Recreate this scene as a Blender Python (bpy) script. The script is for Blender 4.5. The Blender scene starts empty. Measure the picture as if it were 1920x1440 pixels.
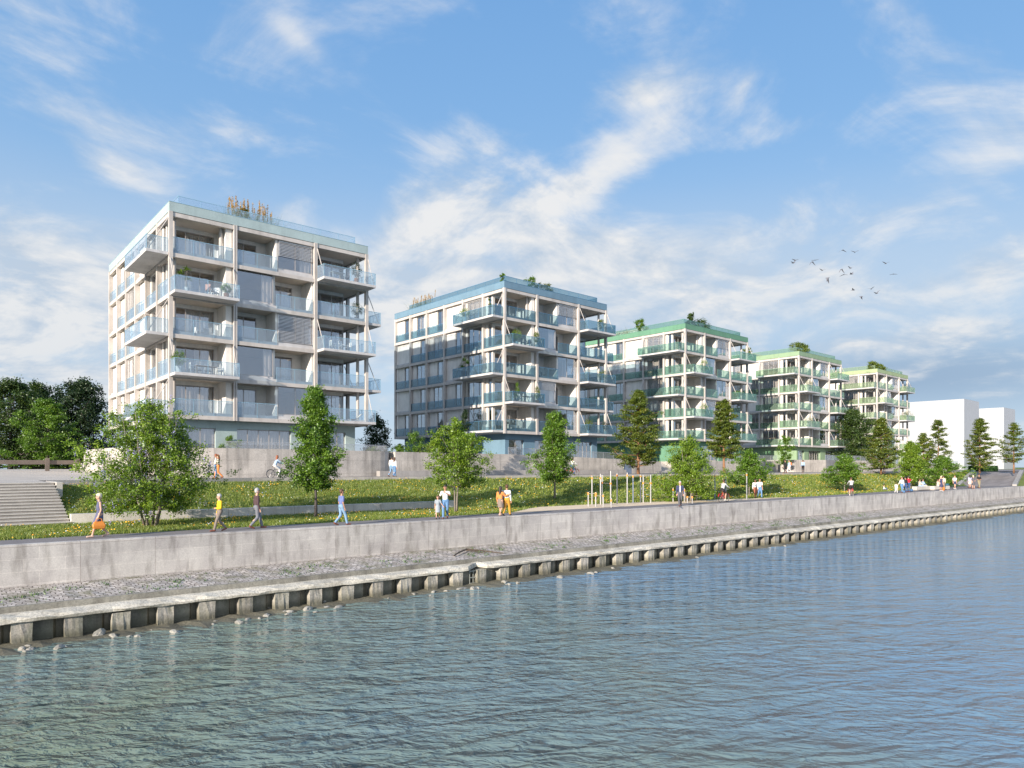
import bpy, bmesh, math, random
import numpy as np
from mathutils import Vector, Matrix

SC = bpy.context.scene
COL = SC.collection
F_PX, HOR, HC = 1300.0, 874.0, 2.95          # focal length and horizon of the view, eye height over the promenade
FW = (0.6625, 0.7490)
RT = (0.7490, -0.6625)
WATER_Z = -2.95

def at(px, D):
    """ground position (x, y) at viewing bearing px and forward distance D"""
    k = (px - 960.0) / F_PX
    return (D * (FW[0] + RT[0] * k), D * (FW[1] + RT[1] * k))

def atz(px, py, z):
    D = (HC - z) * F_PX / (py - HOR)
    return at(px, D)

def yw(x):            # river wall line
    return 31.0 - 0.043 * x

def ykerb(x):         # kerb line at the top of the grass bank
    return 52.07 - 0.113 * x - max(0.0, 20 - x) * 0.24 * (x > -1)

# ---------------------------------------------------------------- tagging
def tag(o, label=None, cat=None, group=None, kind=None):
    if label: o['label'] = label
    if cat: o['category'] = cat
    if group: o['group'] = group
    if kind: o['kind'] = kind
    return o

def empty(name, loc=(0, 0, 0), rz=0.0, parent=None):
    o = bpy.data.objects.new(name, None)
    COL.objects.link(o)
    o.location = loc
    o.rotation_euler = (0, 0, rz)
    o.empty_display_size = 0.3
    if parent: o.parent = parent
    return o

def link(name, me, parent=None, loc=None, rz=None):
    o = bpy.data.objects.new(name, me)
    COL.objects.link(o)
    if parent: o.parent = parent
    if loc is not None: o.location = loc
    if rz is not None: o.rotation_euler = (0, 0, rz)
    return o

def copy_tree(o, parent=None):
    c = o.copy()
    COL.objects.link(c)
    if parent: c.parent = parent
    for ch in list(o.children):
        copy_tree(ch, c)
    return c

# ---------------------------------------------------------------- mesh builder
class MB:
    def __init__(s):
        s.v = []; s.f = []; s.m = []
    def box(s, x0, x1, y0, y1, z0, z1, m=0):
        if x0 > x1: x0, x1 = x1, x0
        if y0 > y1: y0, y1 = y1, y0
        if z0 > z1: z0, z1 = z1, z0
        b = len(s.v)
        s.v += [(x0, y0, z0), (x1, y0, z0), (x1, y1, z0), (x0, y1, z0), (x0, y0, z1), (x1, y0, z1), (x1, y1, z1), (x0, y1, z1)]
        for q in ((0, 3, 2, 1), (4, 5, 6, 7), (0, 1, 5, 4), (1, 2, 6, 5), (2, 3, 7, 6), (3, 0, 4, 7)):
            s.f.append(tuple(b + i for i in q)); s.m.append(m)
        return s
    def quad(s, a, b, c, d, m=0):
        n = len(s.v); s.v += [a, b, c, d]; s.f.append((n, n + 1, n + 2, n + 3)); s.m.append(m)
        return s
    def prism(s, poly, z0, z1, m=0):
        """poly counter-clockwise in plan; z0/z1 numbers or lists"""
        n = len(poly); b = len(s.v)
        za = z0 if isinstance(z0, (list, tuple)) else [z0] * n
        zb = z1 if isinstance(z1, (list, tuple)) else [z1] * n
        s.v += [(p[0], p[1], za[i]) for i, p in enumerate(poly)]
        s.v += [(p[0], p[1], zb[i]) for i, p in enumerate(poly)]
        s.f.append(tuple(b + n + i for i in range(n))); s.m.append(m)
        s.f.append(tuple(b + n - 1 - i for i in range(n))); s.m.append(m)
        for i in range(n):
            j = (i + 1) % n
            s.f.append((b + i, b + j, b + n + j, b + n + i)); s.m.append(m)
        return s
    def tube(s, pts, rad, n=6, m=0, cap=True):
        pts = [Vector(p) for p in pts]
        if not isinstance(rad, (list, tuple)): rad = [rad] * len(pts)
        b0 = len(s.v)
        up = Vector((0.31, 0.22, 0.93))
        for i, p in enumerate(pts):
            d = (pts[min(i + 1, len(pts) - 1)] - pts[max(i - 1, 0)])
            if d.length < 1e-9: d = Vector((0, 0, 1))
            d.normalize()
            u = d.cross(up)
            if u.length < 1e-3: u = d.cross(Vector((1, 0, 0)))
            u.normalize(); w = d.cross(u)
            for k in range(n):
                a = 2 * math.pi * k / n
                q = p + (u * math.cos(a) + w * math.sin(a)) * rad[i]
                s.v.append((q.x, q.y, q.z))
        for i in range(len(pts) - 1):
            for k in range(n):
                a = b0 + i * n + k; c = b0 + i * n + (k + 1) % n
                s.f.append((a, c, c + n, a + n)); s.m.append(m)
        if cap:
            s.f.append(tuple(b0 + n - 1 - k for k in range(n))); s.m.append(m)
            e = b0 + (len(pts) - 1) * n
            s.f.append(tuple(e + k for k in range(n))); s.m.append(m)
        return s
    def ball(s, c, r, m=0, n=8, rings=5):
        if not isinstance(r, (list, tuple)): r = (r, r, r)
        b0 = len(s.v)
        s.v.append((c[0], c[1], c[2] - r[2]))
        for i in range(1, rings):
            t = math.pi * i / rings
            for k in range(n):
                a = 2 * math.pi * k / n
                s.v.append((c[0] + r[0] * math.sin(t) * math.cos(a), c[1] + r[1] * math.sin(t) * math.sin(a), c[2] - r[2] * math.cos(t)))
        s.v.append((c[0], c[1], c[2] + r[2]))
        top = len(s.v) - 1
        for k in range(n):
            s.f.append((b0, b0 + 1 + (k + 1) % n, b0 + 1 + k)); s.m.append(m)
            e = b0 + 1 + (rings - 2) * n
            s.f.append((e + k, e + (k + 1) % n, top)); s.m.append(m)
        for i in range(rings - 2):
            for k in range(n):
                a = b0 + 1 + i * n + k; c2 = b0 + 1 + i * n + (k + 1) % n
                s.f.append((a, c2, c2 + n, a + n)); s.m.append(m)
        return s
    def torus(s, c, R, r, n=24, k=6, m=0, axis='x'):
        b0 = len(s.v)
        for i in range(n):
            a = 2 * math.pi * i / n
            for j in range(k):
                t = 2 * math.pi * j / k
                rr = R + r * math.cos(t); h = r * math.sin(t)
                if axis == 'x': s.v.append((c[0] + h, c[1] + rr * math.cos(a), c[2] + rr * math.sin(a)))
                else: s.v.append((c[0] + rr * math.cos(a), c[1] + rr * math.sin(a), c[2] + h))
        for i in range(n):
            for j in range(k):
                s.f.append((b0 + i * k + j, b0 + ((i + 1) % n) * k + j, b0 + ((i + 1) % n) * k + (j + 1) % k, b0 + i * k + (j + 1) % k)); s.m.append(m)
        return s
    def mesh(s, name, mats, smooth=False, bevel=0.0):
        me = bpy.data.meshes.new(name)
        me.from_pydata(s.v, [], s.f)
        if not isinstance(mats, (list, tuple)): mats = [mats]
        for m in mats: me.materials.append(m)
        if len(mats) > 1: me.polygons.foreach_set('material_index', s.m)
        if smooth: me.polygons.foreach_set('use_smooth', [True] * len(me.polygons))
        if bevel:
            bm = bmesh.new(); bm.from_mesh(me)
            bmesh.ops.bevel(bm, geom=list(bm.edges), offset=bevel, segments=1, affect='EDGES', clamp_overlap=True)
            bm.to_mesh(me); bm.free()
        me.update()
        return me
    def build(s, name, mats, parent=None, loc=None, rz=None, smooth=False, bevel=0.0):
        return link(name, s.mesh(name, mats, smooth, bevel), parent, loc, rz)

def np_mesh(name, verts, faces_n, k, mats, mat_idx=None, tint=None, smooth=False):
    """verts (N,3), faces are consecutive runs of k verts"""
    me = bpy.data.meshes.new(name)
    N = len(verts); nf = faces_n
    me.vertices.add(N); me.vertices.foreach_set('co', np.ascontiguousarray(verts, dtype=np.float32).ravel())
    me.loops.add(nf * k); me.loops.foreach_set('vertex_index', np.arange(nf * k, dtype=np.int32))
    me.polygons.add(nf)
    me.polygons.foreach_set('loop_start', np.arange(0, nf * k, k, dtype=np.int32))
    me.polygons.foreach_set('loop_total', np.full(nf, k, dtype=np.int32))
    for m in (mats if isinstance(mats, (list, tuple)) else [mats]): me.materials.append(m)
    if mat_idx is not None: me.polygons.foreach_set('material_index', np.asarray(mat_idx, dtype=np.int32))
    if tint is not None:
        a = me.attributes.new('tint', 'FLOAT', 'POINT')
        a.data.foreach_set('value', np.asarray(tint, dtype=np.float32))
    me.update(calc_edges=True)
    return me

# ---------------------------------------------------------------- materials
MATS = {}
def newmat(name):
    m = bpy.data.materials.new(name); m.use_nodes = True
    nt = m.node_tree
    b = nt.nodes['Principled BSDF']
    return m, nt, b

def N(nt, typ, **kw):
    n = nt.nodes.new(typ)
    for k, v in kw.items():
        if k.startswith('_'): setattr(n, k[1:], v)
        else: n.inputs[k.replace('__', ' ')].default_value = v
    return n

def noise(nt, scale, detail=4.0, stretch=None, rough=0.55, distort=0.0, obj=False):
    if obj:
        src = nt.nodes.new('ShaderNodeTexCoord').outputs['Object']
    else:
        src = nt.nodes.new('ShaderNodeNewGeometry').outputs['Position']
    mp = nt.nodes.new('ShaderNodeMapping')
    if stretch: mp.inputs['Scale'].default_value = stretch
    nt.links.new(src, mp.inputs['Vector'])
    n = nt.nodes.new('ShaderNodeTexNoise')
    n.inputs['Scale'].default_value = scale; n.inputs['Detail'].default_value = detail
    n.inputs['Roughness'].default_value = rough; n.inputs['Distortion'].default_value = distort
    nt.links.new(mp.outputs[0], n.inputs['Vector'])
    return n.outputs['Fac']

def ramp(nt, fac, stops):
    r = nt.nodes.new('ShaderNodeValToRGB')
    el = r.color_ramp.elements
    while len(el) < len(stops): el.new(0.5)
    for e, (p, c) in zip(el, stops):
        e.position = p; e.color = (*c, 1) if len(c) == 3 else c
    nt.links.new(fac, r.inputs['Fac'])
    return r.outputs['Color']

def mixc(nt, fac, a, b, mode='MIX'):
    m = nt.nodes.new('ShaderNodeMix'); m.data_type = 'RGBA'; m.blend_type = mode
    for sock, val in ((m.inputs[0], fac), (m.inputs[6], a), (m.inputs[7], b)):
        if isinstance(val, (int, float)): sock.default_value = val
        elif isinstance(val, tuple): sock.default_value = (*val, 1) if len(val) == 3 else val
        else: nt.links.new(val, sock)
    return m.outputs[2]

def math_(nt, op, a, b=0.0, c=None, clamp=False):
    m = nt.nodes.new('ShaderNodeMath'); m.operation = op; m.use_clamp = clamp
    vals = (a, b) if c is None else (a, b, c)
    for i, v in enumerate(vals):
        if isinstance(v, (int, float)): m.inputs[i].default_value = v
        else: nt.links.new(v, m.inputs[i])
    return m.outputs[0]

def bump(nt, b, h, strength=0.3, dist=0.02):
    n = nt.nodes.new('ShaderNodeBump'); n.inputs['Strength'].default_value = strength; n.inputs['Distance'].default_value = dist
    nt.links.new(h, n.inputs['Height']); nt.links.new(n.outputs[0], b.inputs['Normal'])
    return n

def plain(name, col, rough=0.6, metal=0.0, var=0.08, scale=3.0):
    if name in MATS: return MATS[name]
    m, nt, b = newmat(name)
    f = noise(nt, scale, 3.0)
    lo = tuple(max(0, c * (1 - var)) for c in col); hi = tuple(min(1, c * (1 + var)) for c in col)
    nt.links.new(ramp(nt, f, [(0.3, lo), (0.7, hi)]), b.inputs['Base Color'])
    b.inputs['Roughness'].default_value = rough; b.inputs['Metallic'].default_value = metal
    MATS[name] = m
    return m

def concrete(name, col, stain=0.25, speck=0.12, streak=0.2, rough=0.85, bmp=0.25, joints=None, tide=False):
    """weathered concrete / render: cloudy patches, vertical streaks and fine grain"""
    if name in MATS: return MATS[name]
    m, nt, b = newmat(name)
    big = noise(nt, 0.55, 5.0, distort=0.4)
    fine = noise(nt, 14.0, 4.0, rough=0.7)
    stre = noise(nt, 2.2, 4.0, stretch=(1, 1, 0.12))
    c1 = ramp(nt, big, [(0.32, tuple(c * (1 - stain) for c in col)), (0.62, col), (0.85, tuple(min(1, c * 1.06) for c in col))])
    s = ramp(nt, stre, [(0.30, (1 - streak,) * 3), (0.52, (1, 1, 1))])
    c2 = mixc(nt, 1.0, c1, s, 'MULTIPLY')
    g = ramp(nt, fine, [(0.32, (1 - speck,) * 3), (0.62, (1 + speck * 0.3,) * 3)])
    c3 = mixc(nt, 1.0, c2, g, 'MULTIPLY')
    g_ = nt.nodes.new('ShaderNodeNewGeometry'); s_ = nt.nodes.new('ShaderNodeSeparateXYZ'); nt.links.new(g_.outputs['Position'], s_.inputs[0])
    if joints:
        cb_ = nt.nodes.new('ShaderNodeCombineXYZ'); nt.links.new(s_.outputs[0], cb_.inputs[0]); nt.links.new(s_.outputs[2], cb_.inputs[1])
        j_ = nt.nodes.new('ShaderNodeTexBrick'); nt.links.new(cb_.outputs[0], j_.inputs['Vector']); j_.offset = 0.5
        for k_, v_ in (('Scale', 1.0), ('Brick Width', joints[0]), ('Row Height', joints[1]), ('Mortar Size', 0.012), ('Color1', (1, 1, 1, 1)), ('Color2', (0.88, 0.88, 0.89, 1)), ('Mortar', (0.62, 0.61, 0.60, 1))): j_.inputs[k_].default_value = v_
        c3 = mixc(nt, 1.0, c3, j_.outputs['Color'], 'MULTIPLY')
    if tide:      # algae and a wet band near the water line
        al = noise(nt, 3.5, 5.0, stretch=(1, 1, 0.4), distort=0.5)
        c3 = mixc(nt, ramp(nt, al, [(0.42, (0, 0, 0)), (0.66, (0.45, 0.45, 0.45))]), c3, (0.15, 0.165, 0.10))
        zz = math_(nt, 'ADD', s_.outputs[2], math_(nt, 'MULTIPLY', al, 0.35))
        wet = nt.nodes.new('ShaderNodeMapRange'); wet.inputs['From Min'].default_value = -2.62; wet.inputs['From Max'].default_value = -2.38; wet.inputs['To Min'].default_value = 0.75; wet.inputs['To Max'].default_value = 0.0
        nt.links.new(zz, wet.inputs['Value']); c3 = mixc(nt, wet.outputs[0], c3, (0.085, 0.085, 0.055))
        oi = nt.nodes.new('ShaderNodeObjectInfo'); c3 = mixc(nt, 1.0, c3, ramp(nt, oi.outputs['Random'], [(0, (0.72, 0.70, 0.66)), (1, (1.1, 1.08, 1.04))]), 'MULTIPLY')
    nt.links.new(c3, b.inputs['Base Color'])
    b.inputs['Roughness'].default_value = rough
    bump(nt, b, fine, bmp, 0.01)
    MATS[name] = m
    return m

def rail_glass(name, tint, diff, dfac=0.25):
    if name in MATS: return MATS[name]
    m = bpy.data.materials.new(name); m.use_nodes = True
    nt = m.node_tree; nt.nodes.clear()
    out = nt.nodes.new('ShaderNodeOutputMaterial')
    tr = N(nt, 'ShaderNodeBsdfTransparent', Color=(*tint, 1))
    df = nt.nodes.new('ShaderNodeBsdfDiffuse')
    f = noise(nt, 9.0, 3.0)
    nt.links.new(ramp(nt, f, [(0.3, tuple(c * 0.8 for c in diff)), (0.7, diff)]), df.inputs['Color'])
    gl = N(nt, 'ShaderNodeBsdfGlossy', Color=(0.9, 0.95, 1, 1), Roughness=0.06)
    m1 = nt.nodes.new('ShaderNodeMixShader'); m1.inputs[0].default_value = dfac
    nt.links.new(tr.outputs[0], m1.inputs[1]); nt.links.new(df.outputs[0], m1.inputs[2])
    lw = N(nt, 'ShaderNodeLayerWeight', Blend=0.5)
    fr = math_(nt, 'MULTIPLY_ADD', math_(nt, 'POWER', lw.outputs['Facing'], 3.0), 0.45, 0.035, clamp=True)
    m2 = nt.nodes.new('ShaderNodeMixShader')
    nt.links.new(fr, m2.inputs[0]); nt.links.new(m1.outputs[0], m2.inputs[1]); nt.links.new(gl.outputs[0], m2.inputs[2])
    nt.links.new(m2.outputs[0], out.inputs[0])
    MATS[name] = m
    return m

def pane_glass(name, tint=(0.88, 0.88, 0.88), refl=0.17):
    if name in MATS: return MATS[name]
    m = bpy.data.materials.new(name); m.use_nodes = True
    nt = m.node_tree; nt.nodes.clear()
    out = nt.nodes.new('ShaderNodeOutputMaterial')
    tr = N(nt, 'ShaderNodeBsdfTransparent', Color=(*tint, 1))
    gl = N(nt, 'ShaderNodeBsdfGlossy', Color=(0.88, 0.93, 1, 1), Roughness=0.02)
    f = noise(nt, 0.9, 2.0)
    bp = nt.nodes.new('ShaderNodeBump'); bp.inputs['Strength'].default_value = 0.06; bp.inputs['Distance'].default_value = 0.1
    nt.links.new(f, bp.inputs['Height']); nt.links.new(bp.outputs[0], gl.inputs['Normal'])
    lw = N(nt, 'ShaderNodeLayerWeight', Blend=0.32)
    fac = math_(nt, 'MULTIPLY_ADD', lw.outputs['Facing'], 0.55, refl, clamp=True)
    m2 = nt.nodes.new('ShaderNodeMixShader')
    nt.links.new(fac, m2.inputs[0]); nt.links.new(tr.outputs[0], m2.inputs[1]); nt.links.new(gl.outputs[0], m2.inputs[2])
    nt.links.new(m2.outputs[0], out.inputs[0])
    MATS[name] = m
    return m

def leaf_mat(name, stops, transl=0.35):
    if name in MATS: return MATS[name]
    m = bpy.data.materials.new(name); m.use_nodes = True
    nt = m.node_tree; nt.nodes.clear()
    out = nt.nodes.new('ShaderNodeOutputMaterial')
    at_ = nt.nodes.new('ShaderNodeAttribute'); at_.attribute_name = 'tint'
    col = ramp(nt, at_.outputs['Fac'], stops)
    df = nt.nodes.new('ShaderNodeBsdfDiffuse'); tl = nt.nodes.new('ShaderNodeBsdfTranslucent')
    gl = N(nt, 'ShaderNodeBsdfGlossy', Color=(0.8, 0.9, 0.8, 1), Roughness=0.45)
    nt.links.new(col, df.inputs[0]); nt.links.new(col, tl.inputs[0])
    m1 = nt.nodes.new('ShaderNodeMixShader'); m1.inputs[0].default_value = transl
    nt.links.new(df.outputs[0], m1.inputs[1]); nt.links.new(tl.outputs[0], m1.inputs[2])
    m2 = nt.nodes.new('ShaderNodeMixShader'); m2.inputs[0].default_value = 0.05
    nt.links.new(m1.outputs[0], m2.inputs[1]); nt.links.new(gl.outputs[0], m2.inputs[2])
    nt.links.new(m2.outputs[0], out.inputs[0])
    MATS[name] = m
    return m
# ================================================================ apartment buildings
frame_m = concrete('frame_concrete', (0.575, 0.535, 0.50), 0.18, 0.12, 0.18)
slab_m = concrete('slab_concrete', (0.60, 0.585, 0.58), 0.16, 0.14, 0.16)
soffit_m = concrete('soffit_concrete', (0.64, 0.57, 0.50), 0.14, 0.10, 0.05)
white_m = concrete('white_render', (0.83, 0.795, 0.745), 0.15, 0.14, 0.12)
room_m = plain('room_wall_paint', (0.86, 0.68, 0.50), 0.9, var=0.1, scale=0.4)
curtain_m = plain('curtain_cloth', (0.84, 0.78, 0.69), 0.9, var=0.06)
alu_m = plain('window_frame_metal', (0.42, 0.39, 0.37), 0.45, 0.3)
blind_m = plain('blind_slat_metal', (0.74, 0.73, 0.73), 0.6, 0.0)
steel_m = plain('galvanised_steel', (0.62, 0.63, 0.64), 0.4, 0.5)
pane_m = pane_glass('window_glass')
FH = 3.3
ZB = [3.6 + FH * i for i in range(6)]
WCACHE = {}

def win_mesh(w, h, n):
    k = ('w', round(w, 2), round(h, 2), n)
    if k not in WCACHE:
        f = MB(); t = 0.06
        f.box(0, w, 0, 0.07, 0, t); f.box(0, w, 0, 0.07, h - t, h)
        for i in range(n + 1):
            x = (w - t) * i / n
            f.box(x, x + t, 0.002, 0.068, t, h - t)
        p = MB(); p.box(t * 0.5, w - t * 0.5, 0.03, 0.042, t * 0.5, h - t * 0.5)
        WCACHE[k] = (f.mesh('window_frame', alu_m), p.mesh('glass_pane', pane_m))
    return WCACHE[k]

def curtain_mesh(w, h):
    k = ('c', round(w, 2), round(h, 2))
    if k not in WCACHE:
        m = MB(); n = max(6, int(w / 0.09))
        pts = [(w * i / n, 0.045 * math.sin(i * 1.7) + 0.02 * math.sin(i * 0.6)) for i in range(n + 1)]
        for i in range(n):
            (a, ya), (b, yb) = pts[i], pts[i + 1]
            m.quad((a, ya, 0), (b, yb, 0), (b, yb, h), (a, ya, h))
        WCACHE[k] = m.mesh('curtain', curtain_m)
    return WCACHE[k]

def blind_mesh(w, h):
    k = ('b', round(w, 2), round(h, 2))
    if k not in WCACHE:
        m = MB(); n = int(h / 0.12)
        for i in range(n):
            z = h * (i + 0.5) / n
            m.quad((0, -0.04, z - 0.012), (w, -0.04, z - 0.012), (w, 0.04, z + 0.012), (0, 0.04, z + 0.012)); m.box(0, w, -.042, -.036, z - .022, z + .0)
        m.box(0, 0.03, -0.02, 0.02, 0, h); m.box(w - 0.03, w, -0.02, 0.02, 0, h); m.box(0, w, -0.05, 0.05, h, h + 0.1)
        WCACHE[k] = m.mesh('blind', blind_m)
    return WCACHE[k]

def rail_mesh(w, h, mats, side=None):
    """glass railing running along +X from 0 to w"""
    k = ('r', round(w, 2), round(h, 2), mats[0].name)
    if k not in WCACHE:
        m = MB()
        m.box(0.012, w - 0.012, -0.008, 0.008, 0.0, h - 0.02, 0)
        m.box(0, w, -0.02, 0.02, h - 0.02, h + 0.015, 1)
        n = max(1, round(w / 1.9))
        for i in range(n + 1):
            x = w * i / n
            m.box(max(0, x - 0.012), min(w, x + 0.012), -0.014, 0.014, -0.04, h - 0.022, 1)
        WCACHE[k] = m.mesh('railing', mats)
    return WCACHE[k]

def window(par, x, y, z, w, h, n, rz=0, cur=None, rng=None):
    f, p = win_mesh(w, h, n)
    o = link('window', f, par, (x, y, z), rz)
    link('glass_pane', p, o)
    if cur is not None:
        a, b = cur
        c = link('curtain', curtain_mesh(w * (b - a), h - 0.1), o, (w * a, 0.28, 0.03))
    return o

def balcony(par, x, y, z, w, d, rz, M, rods=True):
    """slab projecting towards local -Y, with railing and tie rods"""
    b = MB(); b.box(0, w, -d - 0.03, -0.07, 0, 0.24)
    o = b.build('balcony', slab_m, par, (x, y, z), rz, bevel=0.012)
    r = MB(); g = 0.02; h = 1.34
    def seg(x0, y0, x1, y1):
        if abs(x1 - x0) > abs(y1 - y0):
            r.box(x0, x1, y0 - 0.008, y0 + 0.008, 0.245, h, 0); r.box(x0, x1, y0 - 0.02, y0 + 0.02, h + 0.002, h + 0.035, 1)
            n = max(1, round(abs(x1 - x0) / 2.6))
            for i in range(n + 1):
                xx = x0 + (x1 - x0) * i / n
                r.box(xx - 0.015, xx + 0.015, y0 - 0.016, y0 + 0.016, 0.242, h, 1)
        else:
            r.box(x0 - 0.008, x0 + 0.008, y0, y1, 0.245, h, 0); r.box(x0 - 0.02, x0 + 0.02, y0, y1, h + 0.004, h + 0.037, 1)
    seg(g, -d + g, w - g, -d + g); seg(g, -d + g + .03, g, -0.1); seg(w - g, -d + g + .03, w - g, -0.1)
    r.build('railing', [M['rail'], M['edge']], o)
    if rods:
        for xx, dx in ((0.0, 0.12), (w, -0.12)):
            t = MB(); t.tube([(xx + dx * 0.3, -0.06, FH - 0.25), (xx + dx, -d + 0.14, 0.24)], 0.038, 6)
            t.build('tie_rod', frame_m, o)
    return o

def building(name, label, X0, Y0, Z0, rot, M, seed, W=18.0, DP=23.7):
    rng = random.Random(seed)
    B = empty(name, (X0, Y0, Z0), rot)
    tag(B, label, 'building', 'apartment blocks along the river')
    CX = [0.10, 5.25, 12.6, 17.9]
    CY = [3.95 * i for i in range(1, 7)]
    CY[-1] = DP - 0.12
    zr = ZB[5]
    # columns
    for i, cx in enumerate(CX):
        c = MB()
        if i in (0, 3): c.box(cx - 0.15, cx + 0.15, -0.06, 0.26, ZB[0], zr + 0.38)
        else:
            c.box(cx - 0.15, cx - 0.025, -0.06, 0.26, ZB[0], zr + 0.38); c.box(cx + 0.025, cx + 0.15, -0.06, 0.26, ZB[0], zr + 0.38)
            c.box(cx - 0.03, cx + 0.03, 0.05, 0.26, ZB[0] + .01, zr + 0.3)
        c.build('column', frame_m, B)
    for cy in CY:
        c = MB(); c.box(-0.05, 0.33, cy - 0.14, cy + 0.14, ZB[0], zr + 0.38); c.build('column', frame_m, B)
    for cy in (4.0, 9.0, 14.0, 19.0, DP - 0.12):
        c = MB(); c.box(W - 0.25, W + 0.05, cy - 0.14, cy + 0.14, ZB[0], zr + 0.38); c.build('column', frame_m, B)
    # slabs and beams
    for i, z in enumerate(ZB):
        s = MB(); s.box(0.28, W - 0.28, 0.28, DP - 0.28, z + 0.10, z + 0.33); s.build('floor_slab', soffit_m, B)
        e = MB()
        e.box(0.0, W, 0.0, 0.28, z, z + 0.335, 0)
        e.box(0.0, 0.28, 0.283, DP - 0.283, z, z + 0.335, 0)
        e.box(W - 0.28, W, 0.283, DP - 0.283, z, z + 0.335, 0)
        e.box(0.0, W, DP - 0.28, DP, z, z + 0.335, 0)
        if i < 5:
            e.box(0.14, W - 0.14, 0.13, 0.27, z + 0.335, z + 0.60, 1)
            e.box(0.14, 0.27, 0.273, DP - 0.3, z + 0.335, z + 0.55, 1)
            e.box(W - 0.27, W - 0.14, 0.273, DP - 0.3, z + 0.335, z + 0.55, 1)
        e.build('edge_beam', [frame_m, slab_m], B)
    # parapet band and roof railing
    f = MB(); zt = zr + 0.38
    f.box(-0.02, W + 0.02, -0.02, 0.2, zt, zt + 0.78); f.box(-0.02, 0.2, 0.203, DP - 0.02, zt, zt + 0.78)
    f.box(W - 0.2, W + 0.02, 0.203, DP - 0.02, zt, zt + 0.78); f.box(0.203, W - 0.203, DP - 0.25, DP - 0.02, zt, zt + 0.78)
    f.build('parapet', M['face'], B)
    k = MB(); k.box(-0.04, W + 0.04, -0.04, 0.22, zt + 0.783, zt + 0.81); k.box(-0.04, 0.22, 0.223, DP, zt + 0.783, zt + 0.81)
    k.build('parapet_coping', M['edge'], B)
    d = MB(); d.box(0.21, W - 0.21, 0.21, DP - 0.26, zr + 0.335, zr + 0.75); d.build('roof', slab_m, B)
    zt += 0.81
    for (x, y, w, rz) in ((0.9, 0.9, W - 1.8, 0), (0.9, DP - 2.4, DP - 3.3, -math.pi / 2), (W - 0.9, 0.9, DP - 3.3, math.pi / 2)):
        link('roof_railing', rail_mesh(w, 0.95, (M['rail'], M['edge'])), B, (x, y, zt - 0.06), rz)
    # levels
    lpat = {4: 'BRCR', 3: 'RSRB', 2: 'BRCR', 1: 'RCRB', 0: 'BRCR'}
    for lv in range(5):
        z = ZB[lv]; zf = z + 0.335; zc = ZB[lv + 1] + 0.098; hh = zc - zf
        # ---- bay 1 loggia, front face
        w1 = MB()
        w1.box(0.42, 0.75, 2.6, 2.8, zf, zc); w1.box(4.3, 4.55, 2.6, 2.8, zf, zc)
        w1.box(0.753, 4.297, 2.6, 2.8, zc - 0.32, zc)
        w1.build('wall', white_m, B)
        window(B, 0.752, 2.63, zf + 0.02, 3.546, hh - 0.342, 3, cur=rng.choice([(0, 0.5), (0.35, 0.98), (0.02, 0.98), None, (0.55, 0.98)]) if lv else (0.02, 0.98))
        fn = MB(); fn.box(4.55, 5.05, 0.30, 2.8, zf, zc); fn.build('partition_wall', white_m, B)
        rc = MB(); rc.tube([(0.55, 0.85, zf), (0.55, 0.85, zc)], 0.17, 14, cap=False); rc.build('round_column', frame_m, B, smooth=True)
        if lv == 4:
            rc = MB(); rc.tube([(4.3, 0.85, zf), (4.3, 0.85, zc)], 0.15, 14, cap=False); rc.build('round_column', frame_m, B, smooth=True)
        # side opening of loggia (left face): glass + strip
        sw = MB(); sw.box(0.36, 0.56, 3.35, 3.81, zf, zc); sw.build('wall', white_m, B)
        window(B, 0.42, 3.345, zf + 0.02, 0.72, hh - 0.1, 1, -math.pi / 2)
        if lv in (0, 2, 4):
            link('railing', rail_mesh(4.86, 1.3, (M['rail'], M['edge'])), B, (0.26, 0.08, zf + 0.01))
            balcony(B, -0.0, 7.72, z + 0.1, 7.66, 1.7, -math.pi / 2, M)
        else:
            link('railing', rail_mesh(3.5, 1.3, (M['rail'], M['edge'])), B, (0.08, 3.8, zf + 0.01), -math.pi / 2)
            balcony(B, 0.0, 0.0, z + 0.1, 5.1, 1.5, 0, M)
        # ---- bay 2
        left_log = lv in (0, 2, 4)
        xm = 8.9
        if left_log: lx0, lx1, fx0, fx1 = 5.45, xm, xm + 0.22, 12.4
        else: lx0, lx1, fx0, fx1 = xm, 12.3, 5.45, xm - 0.22
        bw = MB(); bw.box(lx0, lx0 + 0.3, 2.6, 2.8, zf, zc); bw.box(lx1 - 0.9, lx1, 2.6, 2.8, zf, zc); bw.box(lx0 + 0.303, lx1 - 0.903, 2.6, 2.8, zc - 0.32, zc)
        bw.build('wall', white_m, B)
        window(B, lx0 + 0.302, 2.63, zf + 0.02, lx1 - lx0 - 1.204, hh - 0.342, 2, cur=rng.choice([(0.0, 0.55), (0.1, 0.9), (0.5, 1.0), (0.0, 0.95)]) if lv else (0.05, 0.95))
        p = MB(); p.box(lx1, lx1 + 0.2, 0.32, 2.8, zf, zc); p.build('partition_wall', white_m, B)
        p = MB(); p.box(lx0 - 0.2, lx0, 0.46, 2.8, zf, zc); p.build('partition_wall', white_m, B)
        link('railing', rail_mesh(lx1 - lx0, 1.3, (M['rail'], M['edge'])), B, (lx0, 0.08, zf + 0.01))
        # flush glazing
        u = MB(); u.box(fx0, fx1, 0.3, 0.5, zf, zf + 0.42); u.build('parapet_wall', slab_m, B)
        gw = fx1 - fx0
        cc = {4: (0.66, 0.99), 3: (0.70, 0.98), 2: None, 1: (0.75, 0.98), 0: None}[lv]
        window(B, fx0, 0.34, zf + 0.422, gw, hh - 0.43, 1 if lv in (3, 1) else 2, cur=cc)
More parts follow.
